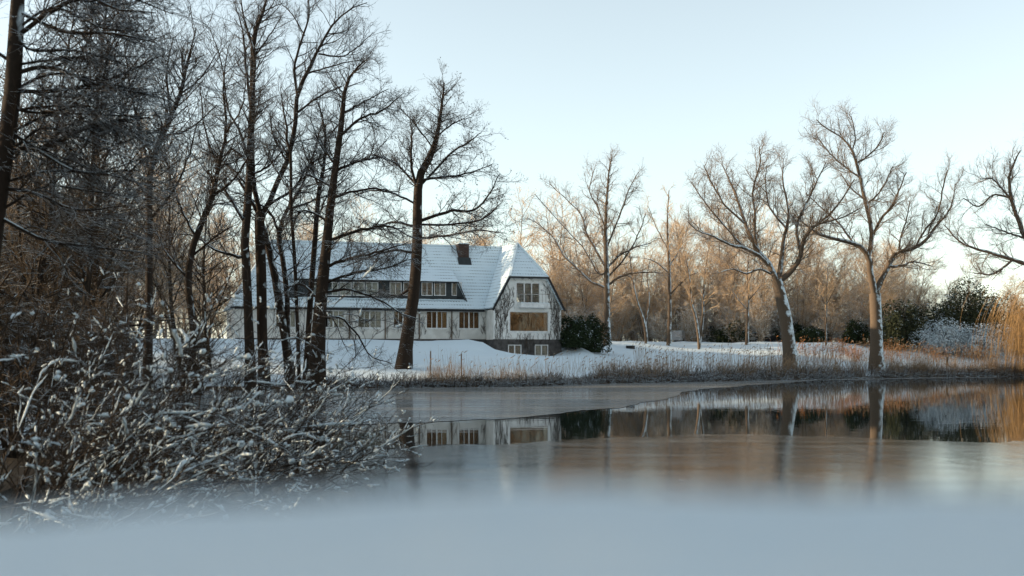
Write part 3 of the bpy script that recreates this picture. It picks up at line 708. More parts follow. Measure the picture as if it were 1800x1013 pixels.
maple = [Z6((370, 950, 13), (368, 850, 11), (367, 720, 10), (365, 600, 7), (362, 500, 5.5), (365, 420, 4.5), (370, 340, 3.5), (375, 270, 2.5), (385, 212, 1.5)),
         Z6((365, 720, 6), (300, 690, 5), (250, 640, 4.5), (200, 590, 4), (170, 530, 3), (120, 480, 2), (60, 440, 1.5)),
         Z6((362, 640, 5), (320, 560, 5), (290, 500, 4), (275, 440, 3.5), (230, 380, 2.5), (150, 305, 1.5)),
         Z6((369, 710, 5), (430, 670, 4.5), (500, 660, 3), (580, 665, 1.5)),
         Z6((368, 640, 5), (420, 590, 4), (480, 560, 3), (545, 540, 1.5)),
         Z6((364, 570, 4), (400, 480, 3.5), (430, 400, 3), (450, 340, 2.2), (485, 275, 1.5)),
         Z6((362, 490, 3.5), (330, 400, 3), (300, 340, 2.2), (320, 255, 1.5)),
         Z6((366, 660, 4), (330, 660, 3.5), (270, 560, 3), (190, 480, 2), (90, 370, 1.5)),
         Z6((368, 680, 4), (440, 600, 3.5), (490, 510, 2.5), (520, 430, 1.5))]
Z4 = lambda *p: [(400 + a / 2.251, b / 2.251, c) for a, b, c in p]
alder = [[(709, 652, 26), (716, 590, 22), (727, 520, 20), (733, 440, 17), (734, 360, 14), (738, 310, 12), (758, 272, 8), (770, 230, 5.5), (777, 180, 3.5), (781, 146, 1.5)],
         [(735, 345, 7), (724, 290, 5), (725, 240, 3.5), (722, 205, 1.5)],
         [(735, 390, 7), (790, 370, 6), (830, 368, 4.5), (858, 340, 3.5), (878, 300, 1.5)],
         [(733, 420, 6), (790, 415, 4), (840, 408, 3), (890, 415, 1.5)],
         [(738, 318, 6), (780, 310, 5), (820, 303, 3.5), (865, 285, 1.5)],
         [(736, 330, 5), (790, 270, 4), (820, 250, 3), (845, 230, 1.5)],
         [(732, 445, 6), (690, 440, 5), (640, 455, 3.5), (600, 470, 1.5)],
         [(733, 400, 6), (690, 390, 5), (650, 400, 3), (615, 395, 1.5)],
         [(734, 360, 5), (690, 340, 4), (655, 335, 3), (620, 345, 1.5)],
         [(736, 330, 5), (700, 290, 4), (660, 270, 3), (635, 275, 1.5)],
         [(768, 240, 3.5), (800, 215, 2.5), (830, 205, 1.2)], [(762, 262, 3.5), (730, 220, 2.5), (700, 190, 1.2)],
         [(735, 395, 5), (800, 395, 4), (850, 385, 3), (880, 360, 1.5)],
         [(728, 500, 6), (700, 520, 4), (668, 512, 1.5)]]
# the clump of tall trees on the shore before the wing
g1 = [[(441, 668, 19), (438, 600, 16), (433, 470, 15), (430, 422, 15), (437, 338, 12), (440, 249, 11), (444, 178, 9), (444, 89, 7), (452, 44, 5), (467, 10, 3), (470, -40, 1.5)],
      [(431, 452, 8), (410, 450, 7), (380, 440, 5), (350, 418, 3), (320, 415, 1.5)],
      [(432, 395, 7), (410, 355, 6), (392, 330, 4), (360, 310, 2)],
      [(439, 290, 6), (425, 235, 5), (405, 195, 4), (398, 120, 2.5), (380, 60, 1.5)],
      [(442, 200, 6), (432, 120, 5), (425, 60, 3.5), (410, 0, 1.5)],
      [(444, 100, 4), (470, 70, 3), (500, 30, 1.5)], [(437, 330, 5), (400, 290, 4), (350, 265, 2)], [(438, 310, 5), (470, 290, 4), (500, 250, 2)]]
g2 = [[(465, 668, 20), (461, 600, 18), (459, 480, 18), (456, 392, 17), (459, 372, 15)],
      [(459, 378, 11), (482, 340, 11), (505, 280, 10), (518, 230, 9), (523, 165, 8), (545, 120, 6), (560, 88, 5), (580, 50, 4), (610, 22, 3), (645, 5, 1.5)],
      [(458, 378, 11), (449, 330, 10), (447, 260, 9), (448, 190, 7), (455, 110, 5), (440, 50, 3.5), (430, -20, 2)],
      [(523, 168, 6), (517, 118, 5.5), (528, 70, 4.5), (540, 20, 3.5), (534, -40, 2)],
      [(560, 95, 4), (600, 98, 3), (630, 80, 2), (655, 55, 1.2)], [(540, 130, 4), (585, 120, 3), (640, 110, 1.5)],
      [(470, 362, 6), (520, 330, 5), (550, 290, 3.5), (600, 270, 1.5)], [(505, 285, 5), (480, 240, 4), (470, 190, 2)],
      [(450, 300, 5), (420, 270, 4), (385, 250, 2)], [(520, 200, 5), (560, 170, 3.5), (600, 150, 2)], [(534, 60, 3), (510, 20, 2.5), (480, -10, 1.2)]]
g3 = [[(512, 668, 17), (502, 600, 15), (492, 540, 14), (482, 480, 12), (470, 430, 10), (462, 395, 8), (440, 350, 6), (415, 310, 4), (380, 270, 2)],
      [(506, 600, 10), (502, 520, 11), (492, 450, 10), (486, 405, 10), (500, 365, 7), (525, 320, 5), (545, 260, 3), (560, 200, 2)],
      [(487, 410, 6), (470, 370, 5), (430, 345, 3), (390, 330, 1.5)], [(500, 365, 5), (540, 350, 4), (590, 330, 2)]]
g4 = [[(557, 676, 27), (559, 600, 24), (563, 540, 21), (569, 480, 18), (575, 420, 15), (581, 360, 12), (590, 290, 10), (598, 236, 8), (603, 190, 6), (608, 150, 4), (625, 122, 3), (650, 100, 1.5)],
      [(598, 240, 6), (630, 208, 5), (670, 190, 4), (705, 158, 1.5)],
      [(572, 470, 7), (610, 457, 6), (650, 450, 5), (685, 440, 3), (720, 430, 1.5)],
      [(575, 425, 7), (620, 410, 6), (660, 402, 5), (692, 402, 4), (735, 425, 2)],
      [(566, 515, 7), (610, 508, 5), (660, 524, 4), (700, 548, 3), (730, 560, 1.5)],
      [(562, 560, 6), (600, 560, 5), (630, 590, 4), (650, 625, 3), (690, 640, 1.5)],
      [(582, 350, 6), (620, 335, 5), (660, 330, 3.5), (700, 335, 1.5)], [(588, 300, 6), (625, 285, 5), (665, 275, 3.5), (700, 285, 1.5)],
      [(578, 390, 6), (540, 370, 4), (505, 375, 2)], [(590, 290, 5), (560, 250, 4), (540, 200, 2)], [(602, 200, 4), (640, 175, 3), (680, 150, 1.5)],
      [(564, 530, 6), (530, 500, 4), (500, 505, 2)], [(585, 330, 5), (550, 310, 4), (520, 300, 2)], [(567, 500, 6), (620, 480, 5), (680, 470, 3), (720, 455, 1.5)]]
g5 = [[(538, 672, 12), (541, 600, 10), (546, 520, 10), (553, 430, 9), (560, 340, 7), (568, 300, 5.5), (572, 240, 4), (560, 180, 2)],
      [(526, 668, 8), (527, 500, 7), (526, 400, 6), (526, 300, 5), (521, 240, 3), (515, 180, 1.5)],
      [(556, 390, 4), (580, 340, 3), (610, 310, 1.5)], [(526, 350, 3), (500, 310, 2.5), (480, 260, 1.2)], [(562, 330, 3.5), (540, 280, 3), (525, 230, 1.2)]]
OAK = [dict(den=2.0, t=(.1, 1), ang=(44, 13), len=(1.6, 4.6), ts=.45, rr=.5, rmax=.055, rmin=.020, seg=7, wob=.15, trop=(0, 0, .07), skip0=1, k=4),
       dict(den=2.8, t=(.12, 1), ang=(40, 12), lf=(.35, .62), rr=.55, rmin=.012, seg=4, wob=.13, trop=(0, 0, .06), k=3),
       dict(den=4.2, t=(.1, 1), ang=(38, 12), len=(.5, 1.3), rr=.6, rmin=.0085, seg=2, wob=.12, trop=(0, 0, .06), k=3),
       dict(den=2.8, t=(.1, 1), ang=(38, 12), len=(.3, .8), rr=.7, rmin=.007, seg=1, k=3)]
ALD = [dict(den=2.4, t=(.08, 1), ang=(52, 13), len=(1.2, 4.0), rr=.5, rmax=.045, rmin=.016, seg=7, wob=.13, trop=(0, 0, .015), k=4, flat=(1, 1, .55)),
       dict(den=3.3, t=(.1, 1), ang=(42, 13), lf=(.35, .62), rr=.55, rmin=.010, seg=4, wob=.14, trop=(0, 0, .015), k=3, flat=(1, 1, .7)),
       dict(den=4.8, t=(.1, 1), ang=(42, 13), len=(.35, .9), rr=.6, rmin=.007, seg=2, wob=.12, trop=(0, 0, .015), k=3),
       dict(den=3.4, t=(.1, 1), ang=(42, 13), len=(.18, .5), rr=.7, rmin=.0062, seg=1, k=3)]
ALD0 = [dict(ALD[0], top=.55)] + ALD[1:]
traced_tree('oak_tree', 'snow-plastered oak with leaning trunk and round crown, beside the reeds', oak_a, 124, OAK, 'oak', 'oak_t', 21, .35)
traced_tree('oak_tree', 'tallest oak on the far bank, forked trunk with snow patches', oak_b, 130, OAK, 'oak', 'oak_t', 22, .35)
traced_tree('maple_tree', 'spreading bare tree with snow on its trunk behind the evergreen bush', maple, 136, [dict(OAK[0], top=.4, den=2.0, len=(1.4, 3.8)), OAK[1], dict(OAK[2], den=3.2), dict(OAK[3], den=3.2)], 'oak', 'oak_t', 23, .3)
traced_tree('alder_tree', 'dark alder with leaning trunk and dense cone-hung crown before the house', alder, 96, ALD0, 'dark_b', 'dark_t', 24, .3, flk=4500)
T5 = [dict(ALD[0], den=2.4, len=(1.2, 4.2), trop=(0, 0, .06), flat=(1, 1, 1), t=(.15, 1), top=.4), dict(ALD[1], den=3.0, trop=(0, 0, .05)), dict(ALD[2], den=4.0, trop=(0, 0, .05)), dict(ALD[3], den=3.2)]
traced_tree('shore_tree', 'tall dark straight tree on the shore, first stem of the clump', g1, 80, T5, 'dark_b', 'dark_t', 25, .35)
traced_tree('shore_tree', 'tall tree with stem forking widely at roof height, second in the shore clump', g2, 81, [dict(T5[0], top=1), *T5[1:]], 'dark_b', 'dark_t', 26, .3)
traced_tree('shore_tree', 'twin-stemmed tree leaning away from the house, third in the shore clump', g3, 83, T5, 'dark_b', 'dark_t', 27, .3)
traced_tree('shore_tree', 'thick dark tree with long level boughs reaching before the house wing', g4, 79, [dict(ALD[0], top=.3), *ALD[1:]], 'dark_b', 'dark_t', 28, .3)
traced_tree('shore_tree', 'two slender upright stems close beside the thick bough tree', g5, 82, T5, 'dark_b', 'dark_t', 29, .25)

g6 = [[(258, 660, 16), (262, 560, 13), (262, 400, 11), (264, 306, 10), (281, 247, 8), (316, 168, 6), (327, 120, 4), (345, 50, 2)],
      [(264, 310, 6), (250, 240, 5), (235, 160, 4), (225, 80, 2)], [(285, 240, 5), (330, 225, 4), (375, 180, 2)], [(262, 390, 6), (300, 340, 5), (330, 280, 4), (345, 220, 2)],
      [(300, 200, 5), (290, 130, 4), (300, 60, 2)], [(262, 420, 5), (225, 370, 4), (190, 330, 2)], [(318, 165, 4), (355, 140, 3), (390, 95, 1.5)], [(262, 350, 5), (220, 290, 4), (200, 220, 2)]]
g7 = [[(352, 660, 15), (338, 560, 13), (330, 490, 12), (343, 420, 11), (372, 350, 9), (384, 290, 7), (398, 230, 5), (392, 150, 3), (402, 80, 1.5)],
      [(345, 418, 6), (322, 370, 5), (303, 300, 4), (295, 220, 2)], [(374, 345, 6), (410, 320, 5), (440, 280, 3)], [(330, 490, 6), (296, 450, 5), (270, 400, 2)],
      [(384, 290, 5), (360, 230, 4), (350, 150, 2)], [(338, 450, 5), (380, 420, 4), (415, 400, 2)], [(396, 235, 4), (430, 190, 3), (440, 130, 1.5)]]
traced_tree('thicket_giant', 'bent dark tree rising above the thicket halfway to the shore clump', g6, 66, T5, 'dark_b', 'dark_t', 35, .3)
traced_tree('thicket_giant', 'crooked dark tree with kinked trunk next to the shore clump', g7, 70, T5, 'dark_b', 'dark_t', 36, .3)
# oak whose limbs enter from beyond the frame edge
oak_c = [[(1838, 640, 26), (1832, 560, 22), (1822, 480, 20), (1815, 430, 18)],
         [(1818, 450, 10), (1790, 400, 9), (1770, 350, 7), (1765, 310, 5), (1780, 270, 2)],
         [(1820, 470, 9), (1780, 455, 8), (1740, 440, 6), (1700, 425, 4), (1672, 390, 2)],
         [(1770, 350, 5), (1740, 345, 4), (1715, 365, 3), (1690, 350, 2)], [(1775, 360, 5), (1740, 320, 3), (1715, 318, 2)],
         [(1816, 440, 12), (1840, 380, 10), (1850, 300, 6), (1840, 240, 2)], [(1785, 455, 5), (1750, 480, 4), (1715, 480, 2)], [(1800, 420, 5), (1770, 410, 4), (1730, 395, 2)]]
traced_tree('oak_tree', 'crooked oak whose limbs reach in above the orange willow', oak_c, 132, OAK, 'oak', 'oak_t', 30, .3)
small = [([(1137, 612, 6), (1133, 570, 6), (1120, 530, 4), (1112, 490, 3), (1106, 440, 1.5)], [[(1135, 572, 4), (1142, 520, 3), (1140, 480, 2), (1150, 440, 1)], [(1115, 500, 2), (1100, 470, 1)]], 142, 'slim forked tree, snow on its trunk, beside the small dark box'),
         ([(1176, 608, 8), (1177, 560, 7), (1177, 500, 6), (1175, 440, 5), (1173, 390, 3), (1176, 335, 1.5)], [[(1176, 470, 3), (1200, 430, 2), (1215, 390, 1)], [(1175, 440, 3), (1155, 400, 2), (1140, 360, 1)], [(1176, 520, 3), (1205, 490, 2), (1225, 480, 1)], [(1176, 480, 3), (1150, 460, 2), (1130, 455, 1)]], 143, 'slender straight dark tree with a narrow high crown'),
         ([(1230, 607, 5), (1223, 560, 5), (1215, 530, 4), (1212, 490, 3), (1205, 450, 1.5)], [[(1230, 606, 5), (1236, 560, 5), (1238, 510, 3.5), (1242, 470, 2), (1250, 430, 1)], [(1214, 520, 2), (1200, 490, 1)], [(1238, 540, 2.5), (1262, 515, 1)]], 140, 'tree of two pale stems parting in a V at the ground'),
         ([(1313, 600, 6), (1314, 560, 5), (1315, 520, 4), (1314, 480, 3), (1318, 430, 1)], [[(1314, 545, 2.5), (1290, 520, 2), (1280, 500, 1)], [(1315, 530, 2.5), (1340, 500, 1)]], 146, 'slim pale-barked young tree beside the parked dark car'),
         ([(1452, 597, 3), (1452, 560, 3), (1453, 520, 2.5), (1455, 470, 1)], [[(1453, 540, 1.5), (1440, 515, 1)], [(1453, 535, 1.5), (1468, 505, 1)]], 146, 'thin straight sapling between the two big oaks')]
for i, (tr, lbs, d, lab) in enumerate(small):
    traced_tree('young_tree', lab, [tr] + lbs, d, [dict(top=.4, den=1.6, t=(.3, 1), ang=(40, 12), len=(1.0, 3.2), rr=.6, rmin=.02, rmax=.05, seg=5, wob=.15, trop=(0, 0, .06), k=4), dict(den=3.0, ang=(40, 12), lf=(.25, .5), rr=.6, rmin=.012, seg=3, trop=(0, 0, .05)), dict(den=4, ang=(40, 12), len=(.35, .9), rmin=.010, seg=2), dict(n=3, ang=(40, 12), len=(.2, .5), rmin=.008, seg=1)], 'oak', 'gold_t', 50 + i, .3)

# ------------------------------------------------------------------ wood behind: prototypes, copied one by one
def proto_tree(name, seed, H, r0, mb, mt, lean=.0, stems=1, l1=(3, 6), n1=20, up=.07, low=.25, tw=2.4, tr=.011):
    r = np.random.default_rng(seed)
    st = r.normal(0, .15 if stems > 1 else 0, (stems, 3)); st[:, 2] = -.3
    di = np.stack([r.normal(lean, .08 if stems == 1 else .25, stems), r.normal(0, .08 if stems == 1 else .25, stems), np.ones(stems)], -1)
    P = grow(st, di, H * r.uniform(.85, 1, stems), 12, .055, (0, 0, .04), r); R = r0 * (1 - .93 * np.linspace(0, 1, 13) ** .8)[None] * np.ones((stems, 1))
    w2 = spawn(P, R, dict(n=n1, t=(low, .97), ang=(54, 14), len=l1, ts=.55, rr=.45, rmin=.025, seg=7, wob=.12, trop=(0, 0, up)), r)
    c1 = spawn(*w2, dict(den=2.6, t=(.1, 1), ang=(40, 12), lf=(.28, .55), rr=.55, rmin=.015, seg=4, wob=.16, trop=(0, 0, up)), r)
    c2 = spawn(*c1, dict(den=tw, t=(.1, 1), ang=(38, 14), len=(.5, 1.3), rr=.6, rmin=tr, seg=2, wob=.15, trop=(0, 0, .06)), r)
    c3 = spawn(*c2, dict(den=3.2, t=(.1, 1), ang=(40, 14), len=(.25, .7), rr=.7, rmin=tr * .8, seg=1), r)
    root = link(name, None)
    link('trunk', tube_mesh('trunk', [(P, R, 6), (w2[0], w2[1], 4)]), root, M[mb]); link('crown', tube_mesh('crown', [(c1[0], c1[1], 3), (c2[0], c2[1], 3), (c3[0], c3[1], 3)]), root, M[mt])
    TRI[0] += len(c2[0]) * 12 + len(c1[0]) * 24 + len(c3[0]) * 6
    return root
wood_p = [proto_tree('woodland_tree', 61 + i, h, r0, 'gold_b', 'gold_t', 0, s, l1, n1, .035, low, 3.0) for i, (h, r0, s, l1, n1, low) in enumerate([(16, .19, 1, (3, 5.5), 38, .15), (13, .13, 2, (3, 5.5), 22, .12), (16, .18, 1, (3.5, 7), 36, .2), (11, .10, 3, (2.4, 4.8), 18, .08)])]
bush_p = [proto_tree('woodland_shrub', 71 + i, h, .06, 'gold_b', 'frost_t', 0, s, (1.2, 2.6), 9, .1, .05, 2.6, .012) for i, (h, s) in enumerate([(6.0, 9), (4.4, 9)])]
used = set()
def plant(protos, k, x, y, rz, s, label, cat, group, sz=None):
    p = protos[k % len(protos)]; sc = (s, s, s * (sz or 1)); loc = (x, y, gz(x, y) - .05)
    if p.name not in used:
        used.add(p.name); p.location = loc; p.rotation_euler = (0, 0, rz); p.scale = sc; tag(p, label, cat, group); return p
    c = copy_tree(p, loc, rz, sc, label, group); c['category'] = cat; return c
r = np.random.default_rng(77)
GW_ = 'bare trees of the golden-brown wood behind the lawn'
def wood_label(x, row):
    where = [b for a, b in ((1000, 'behind the gable roof'), (1110, 'behind the spreading bare tree'), (1205, 'behind the slender straight tree'), (1290, 'behind the tree parting in a V'), (1460, 'behind the leaning oak'), (1600, 'behind the tallest oak'), (9999, 'behind the dark evergreens')) if x < a][0]
    return ('low front-row' if row == 0 else 'tall') + ' bare golden-brown tree in the wood ' + where
n = 0
for row, (d0, step, sc0) in enumerate([(156, 34, .78), (164, 27, .95), (173, 27, 1.02), (184, 27, 1.1)]):
    x = 905 + row * 17
    while x < 1800:
        hgt = np.interp(x, [900, 960, 1100, 1180, 1300, 1450, 1560, 1640, 1800], [1.02, 1.08, 1.0, .95, 1.05, 1.0, .9, .62, .66])
        if not (1590 < x < 1800 and row < 1):
            d = d0 + r.uniform(-4, 4); plant(wood_p, int(r.integers(0, 4)), (x - CX) / F * d, d, r.uniform(0, 6.3), sc0 * hgt * r.uniform(.75, 1.38), wood_label(x, row), 'tree', GW_); n += 1
        x += step * r.uniform(.7, 1.3)
for x in np.arange(1000, 1600, 10):
    d = r.uniform(149, 172); plant(bush_p, int(r.integers(0, 2)), (x - CX) / F * d, d, r.uniform(0, 6.3), r.uniform(.7, 1.15), 'bare twiggy shrub at the foot of the wood ' + ('between gable and leaning oak' if x < 1370 else 'between the two big oaks'), 'shrub', 'shrubs along the edge of the wood')
# behind the house and to its side
GL_ = 'bare trees behind the house wing'
for row, (d0, step, sc0) in enumerate([(148, 44, .95), (162, 40, 1.15), (178, 46, 1.3)]):
    x = 40 + row * 13
    while x < 900:
        d = d0 + r.uniform(-5, 5); plant(wood_p, int(r.integers(0, 4)), (x - CX) / F * d, d, r.uniform(0, 6.3), sc0 * r.uniform(.85, 1.1), 'bare brown tree rising behind the ' + ('snowy roof of the wing' if x > 520 else 'shore clump' if x > 380 else 'dark thicket'), 'tree', GL_)
        x += step * r.uniform(.7, 1.3)
for k in range(54):
    X, Y = r.uniform(-95, -37), r.uniform(98, 142)
    plant(wood_p, int(r.integers(0, 4)), X, Y, r.uniform(0, 6.3), r.uniform(1.25, 1.65), 'bare brown tree in the wood between thicket and house wing', 'tree', 'trees between the thicket and the house wing')
# thicket on the bank: dark young trees and shrubs
th_t = [proto_tree('thicket_tree', 81 + i, h, r0, 'thick_b', 'thick_t', .05, s, l1, n1, .05, low, 2.6, .010) for i, (h, r0, s, l1, n1, low) in enumerate([(17, .16, 1, (2.5, 5.5), 34, .15), (14, .12, 2, (2.2, 4.5), 24, .1), (19, .2, 1, (3, 6), 34, .2)])]
th_b = [proto_tree('thicket_shrub', 91 + i, h, .05, 'thick_b', 'thick_t', .12, s, (1.0, 2.4), 10, .03, .04, 3.0, .008) for i, (h, s) in enumerate([(4.2, 8), (5.0, 7)])]
GT_ = 'bare trees of the dark thicket on the near side of the clump'
for k in range(64):
    d = r.uniform(40, 88); x = r.uniform(-420, 400); X = (x - CX) / F * d
    if gz(X, d) < .15: continue
    plant(th_t, int(r.integers(0, 3)), X, d, r.uniform(0, 6.3), r.uniform(.75, 1.12), 'bare dark tree in the thicket ' + ('next to the shore clump' if x > 250 else 'beyond the tall dark shrub'), 'tree', GT_)
for k in range(130):
    d = r.uniform(24, 86); x = r.uniform(-350, 430); X = (x - CX) / F * d
    if gz(X, d) < .12: continue
    plant(th_b, int(r.integers(0, 2)), X, d, r.uniform(0, 6.3), r.uniform(.7, 1.1), 'bare tangled shrub in the thicket ' + ('at the foot of the shore clump' if x > 250 else 'behind the snow-laden shrubs'), 'shrub', 'shrubs of the dark thicket')
# trees on the viewer's own bank and off to the side: seen in the window glass, some added out of view to shade the near bank
for k in range(46):
    X = 76 + (k // 16) * 9 + r.uniform(-3, 3); Y = -35 + 8 * (k % 16) + r.uniform(-3, 3)
    plant(wood_p, k, X, Y, r.uniform(0, 6.3), r.uniform(1.5, 2.1), 'bare tree on the near bank mirrored in the picture window', 'tree', 'trees mirrored in the window glass')
for k in range(8):  # added behind the camera, these trees darken the near bank
    X = -42 + (k % 14) * 6.5 + r.uniform(-2, 2); Y = -9 - 8 * (k // 14) + r.uniform(-2.5, 2.5)
    plant(th_t, k, X, Y, r.uniform(0, 6.3), r.uniform(.95, 1.2), 'bare dark tree in the wood on the viewer\'s bank', 'tree', 'trees added to shade the near bank')
for k in range(34):  # added outside the view to keep the low sun off the bank
    X = -9 - (k % 7) * 5.5 + r.uniform(-1.5, 1.5); Y = -9 + (k // 7) * 4.5 + r.uniform(-1.5, 1.5)
    if Y > .5 and X / Y * F + CX > -120: continue
    plant(th_t, k, X, Y, r.uniform(0, 6.3), r.uniform(.8, 1.15), 'bare dark tree in the wood on the viewer\'s bank', 'tree', 'trees added to shade the near bank')
for k in range(16):
    X = -14 - (k % 4) * 7 + r.uniform(-2, 2); Y = 4 + (k // 4) * 8 + r.uniform(-2, 2)
    if X / max(Y, 1) * F + CX > -60: continue
    plant(th_t, k, X, Y, r.uniform(0, 6.3), r.uniform(.8, 1.1), 'bare dark tree in the thicket beyond the snowy bushes', 'tree', GT_)

# near dark tree at the frame edge, boughs reaching in
near = [[(-50, 900, 34), (-35, 640, 32), (-10, 400, 30), (18, 200, 27), (28, 60, 24), (34, -60, 18)],
        [(-30, 480, 10), (0, 282, 11), (80, 257, 10), (150, 222, 8), (190, 213, 6), (260, 205, 3)],
        [(20, 130, 10), (90, 120, 8), (170, 150, 6), (240, 165, 4), (300, 180, 2)],
        [(24, 70, 10), (90, 28, 9), (160, 5, 7), (220, 30, 5), (290, 40, 2)],
        [(20, 160, 9), (100, 160, 8), (200, 140, 5), (290, 100, 2)], [(15, 230, 9), (60, 260, 8), (130, 300, 6), (200, 310, 4), (270, 330, 2)],
        [(0, 330, 9), (60, 340, 7), (140, 370, 5), (230, 365, 2)], [(30, 20, 9), (120, 60, 7), (210, 70, 5), (290, 90, 2)],
        [(30, 0, 9), (110, -30, 7), (200, -20, 5), (290, 10, 2)], [(10, 260, 8), (-60, 240, 6), (-160, 260, 3)], [(22, 110, 8), (-60, 60, 6), (-160, 50, 3)],
        [(18, 190, 8), (80, 200, 6), (150, 190, 5), (250, 240, 2)], [(-5, 380, 9), (70, 420, 7), (150, 430, 5), (240, 440, 2)], [(25, 60, 8), (60, 90, 6), (140, 95, 5), (230, 120, 2)]]
_r = np.random.default_rng(7)
for _y in (-20, 30, 95, 140, 175, 215, 250, 300, 350):
    _s = 34 - (_y + 20) * .09; near.append([(_s, _y + 20, 6), (_s + 70, _y + _r.uniform(-25, 15), 5), (_s + 150, _y + _r.uniform(-30, 30), 4), (_s + _r.uniform(210, 265), _y + _r.uniform(-20, 45), 2)])
NEAR = [dict(den=8.5, t=(.12, 1), ang=(42, 15), len=(.5, 1.7), rr=.45, rmax=.016, rmin=.006, seg=6, wob=.16, trop=(.01, 0, -.03), k=4, skip0=1, flat=(1, 1, .7)),
        dict(den=9.5, t=(.1, 1), ang=(40, 15), lf=(.35, .65), rr=.55, rmin=.0035, seg=3, wob=.18, trop=(0, 0, -.04), k=3),
        dict(den=10, t=(.1, 1), ang=(40, 15), len=(.1, .34), rr=.6, rmin=.0032, seg=1, wob=.2, trop=(0, 0, -.03), k=3)]
traced_tree('overhanging_tree', 'near dark tree at the frame edge with dense boughs reaching in from the top corner', near, 19, NEAR, 'dark_b', 'dark_t', 95, .25, .1)

# ------------------------------------------------------------------ snow-laden shrubs leaning over the water
def snow_on(sets, r, frac, rad, ln):
    """ridges of snow lying along the upper side of branches, lumpy, thicker in places"""
    outP, outR = [], []; K = 9
    for (P, R), fr, rd, le in zip(sets, frac, rad, ln):
        n = int(len(P) * fr); i = r.integers(0, len(P), n); L = np.linalg.norm(np.diff(P, axis=1), axis=2).sum(1)[i]
        half = np.minimum(r.uniform(0, 1, n) ** 2 * (le[1] - le[0]) + le[0], L * .9) / np.maximum(L, .05) / 2; tc = r.uniform(.05, 1.0, n)
        tt = np.clip(tc[:, None] + half[:, None] * np.linspace(-1, 1, K)[None], 0, .999)
        q = np.empty((n, K, 3)); rb = np.empty((n, K))
        for k in range(K): q[:, k], _, rb[:, k] = at_t(P, R, i, tt[:, k])
        dv = q[:, -1] - q[:, 0]; hor = np.linalg.norm(dv[:, :2], axis=1) / np.maximum(np.linalg.norm(dv, axis=1), 1e-4)
        sz = rd[0] + (rd[1] - rd[0]) * r.uniform(0, 1, n) ** 1.8
        prof = np.array([.12, .55, .8, .95, 1, .92, .75, .5, .1])[None] * r.uniform(.55, 1.35, (n, K)) * (sz * np.clip(hor, .3, 1))[:, None] + rb * .35
        q[:, :, 2] += rb * .55 + prof * .45; q += r.normal(0, .003, q.shape)
        ok = hor > .35; outP.append(q[ok]); outR.append(prof[ok])
    return np.concatenate(outP), np.concatenate(outR)

def leaning_shrub(label, xp, d, seed, nst, ln, elev, az, dens=(2.8, 5.5, 7), zb=None, snow=(1.5, .8, .45), rad=.017):
    r = np.random.default_rng(seed); X = (xp - CX) / F * d; base = np.array([X, d, zb if zb is not None else max(gz(X, d), -.25)])
    st = base + np.stack([r.normal(0, .35, nst), r.normal(0, .5, nst), np.full(nst, -.15)], -1)
    el = np.radians(r.uniform(*elev, nst)); a = np.radians(r.uniform(*az, nst))
    di = np.stack([np.cos(el) * np.cos(a), np.cos(el) * np.sin(a), np.sin(el)], -1)
    P = grow(st, di, r.uniform(*ln, nst), 12, .14, (.01, 0, -.012), r); R = rad * r.uniform(.7, 1.3, nst)[:, None] * (1 - .75 * np.linspace(0, 1, 13))[None]
    def keep(S): ok = S[0][:, :, 2].min(1) > .04; return S[0][ok], S[1][ok]
    b1 = keep(spawn(P, R, dict(den=dens[0], t=(.12, 1), ang=(34, 12), len=(.7, 2.0), ts=.4, rr=.6, rmin=.006, seg=7, wob=.17, trop=(.01, 0, .01)), r))
    b2 = keep(spawn(*b1, dict(den=dens[1], t=(.15, 1), ang=(40, 14), lf=(.25, .55), rr=.6, rmin=.0042, seg=4, wob=.2, trop=(0, 0, .02)), r))
    b3 = keep(spawn(*b2, dict(den=dens[2], t=(.15, 1), ang=(42, 14), len=(.08, .25), rr=.7, rmin=.0032, seg=2, wob=.18), r))
    root = link('leaning_shrub', None); root.location = base; tag(root, label, 'shrub', 'snow-laden shrubs leaning over the water')
    link('stems', tube_mesh('stems', [(P - base, R, 6), (b1[0] - base, b1[1], 4)]), root, M['thick_b'])
    link('twigs', tube_mesh('twigs', [(b2[0] - base, b2[1], 3), (b3[0] - base, b3[1], 3)]), root, M['thick_b'])['kind'] = 'stuff'
    SP, SR = snow_on([(P, R), b1, b2], r, snow, [(.008, .026), (.007, .027), (.006, .026)], [(.2, 1.6), (.1, .9), (.05, .3)])
    LP, LR = snow_on([b1, b2], r, (snow[1] * .5, snow[2] * .55), [(.016, .042), (.012, .036)], [(.06, .2), (.04, .14)]); SP, SR = np.concatenate([SP, LP]), np.concatenate([SR, LR])
    link('snow', tube_mesh('snow', [(SP - base, SR, 5)]), root, M['snow_fine'])['kind'] = 'stuff'
    TRI[0] += len(b3[0]) * 12 + len(b2[0]) * 24 + len(SP) * 72 + len(b1[0]) * 56
    return root
leaning_shrub('snow-laden shrub filling the bottom corner beside the frame edge', -40, 13.0, 101, 18, (2.2, 4.2), (15, 75), (-30, 60))
leaning_shrub('tall dark snow-flecked shrub with stems rising beside the frame edge', 20, 16.0, 102, 20, (2.6, 4.4), (22, 75), (-25, 60), (2.6, 5, 5), snow=(.8, .35, .12))
leaning_shrub('snowy shrub arching low over the water beyond the corner shrub', 130, 15.5, 103, 18, (2.2, 4.0), (8, 55), (-35, 40))
leaning_shrub('broad shrub with long parallel stems slanting up over the water', 130, 19.0, 104, 24, (3.6, 5.6), (12, 50), (-20, 40), (2.4, 5, 5), snow=(1.1, .5, .2))
leaning_shrub('snow-heaped shrub standing in the water at mid-length of the thicket edge', 330, 20.0, 105, 20, (2.2, 4.4), (8, 60), (-30, 40))
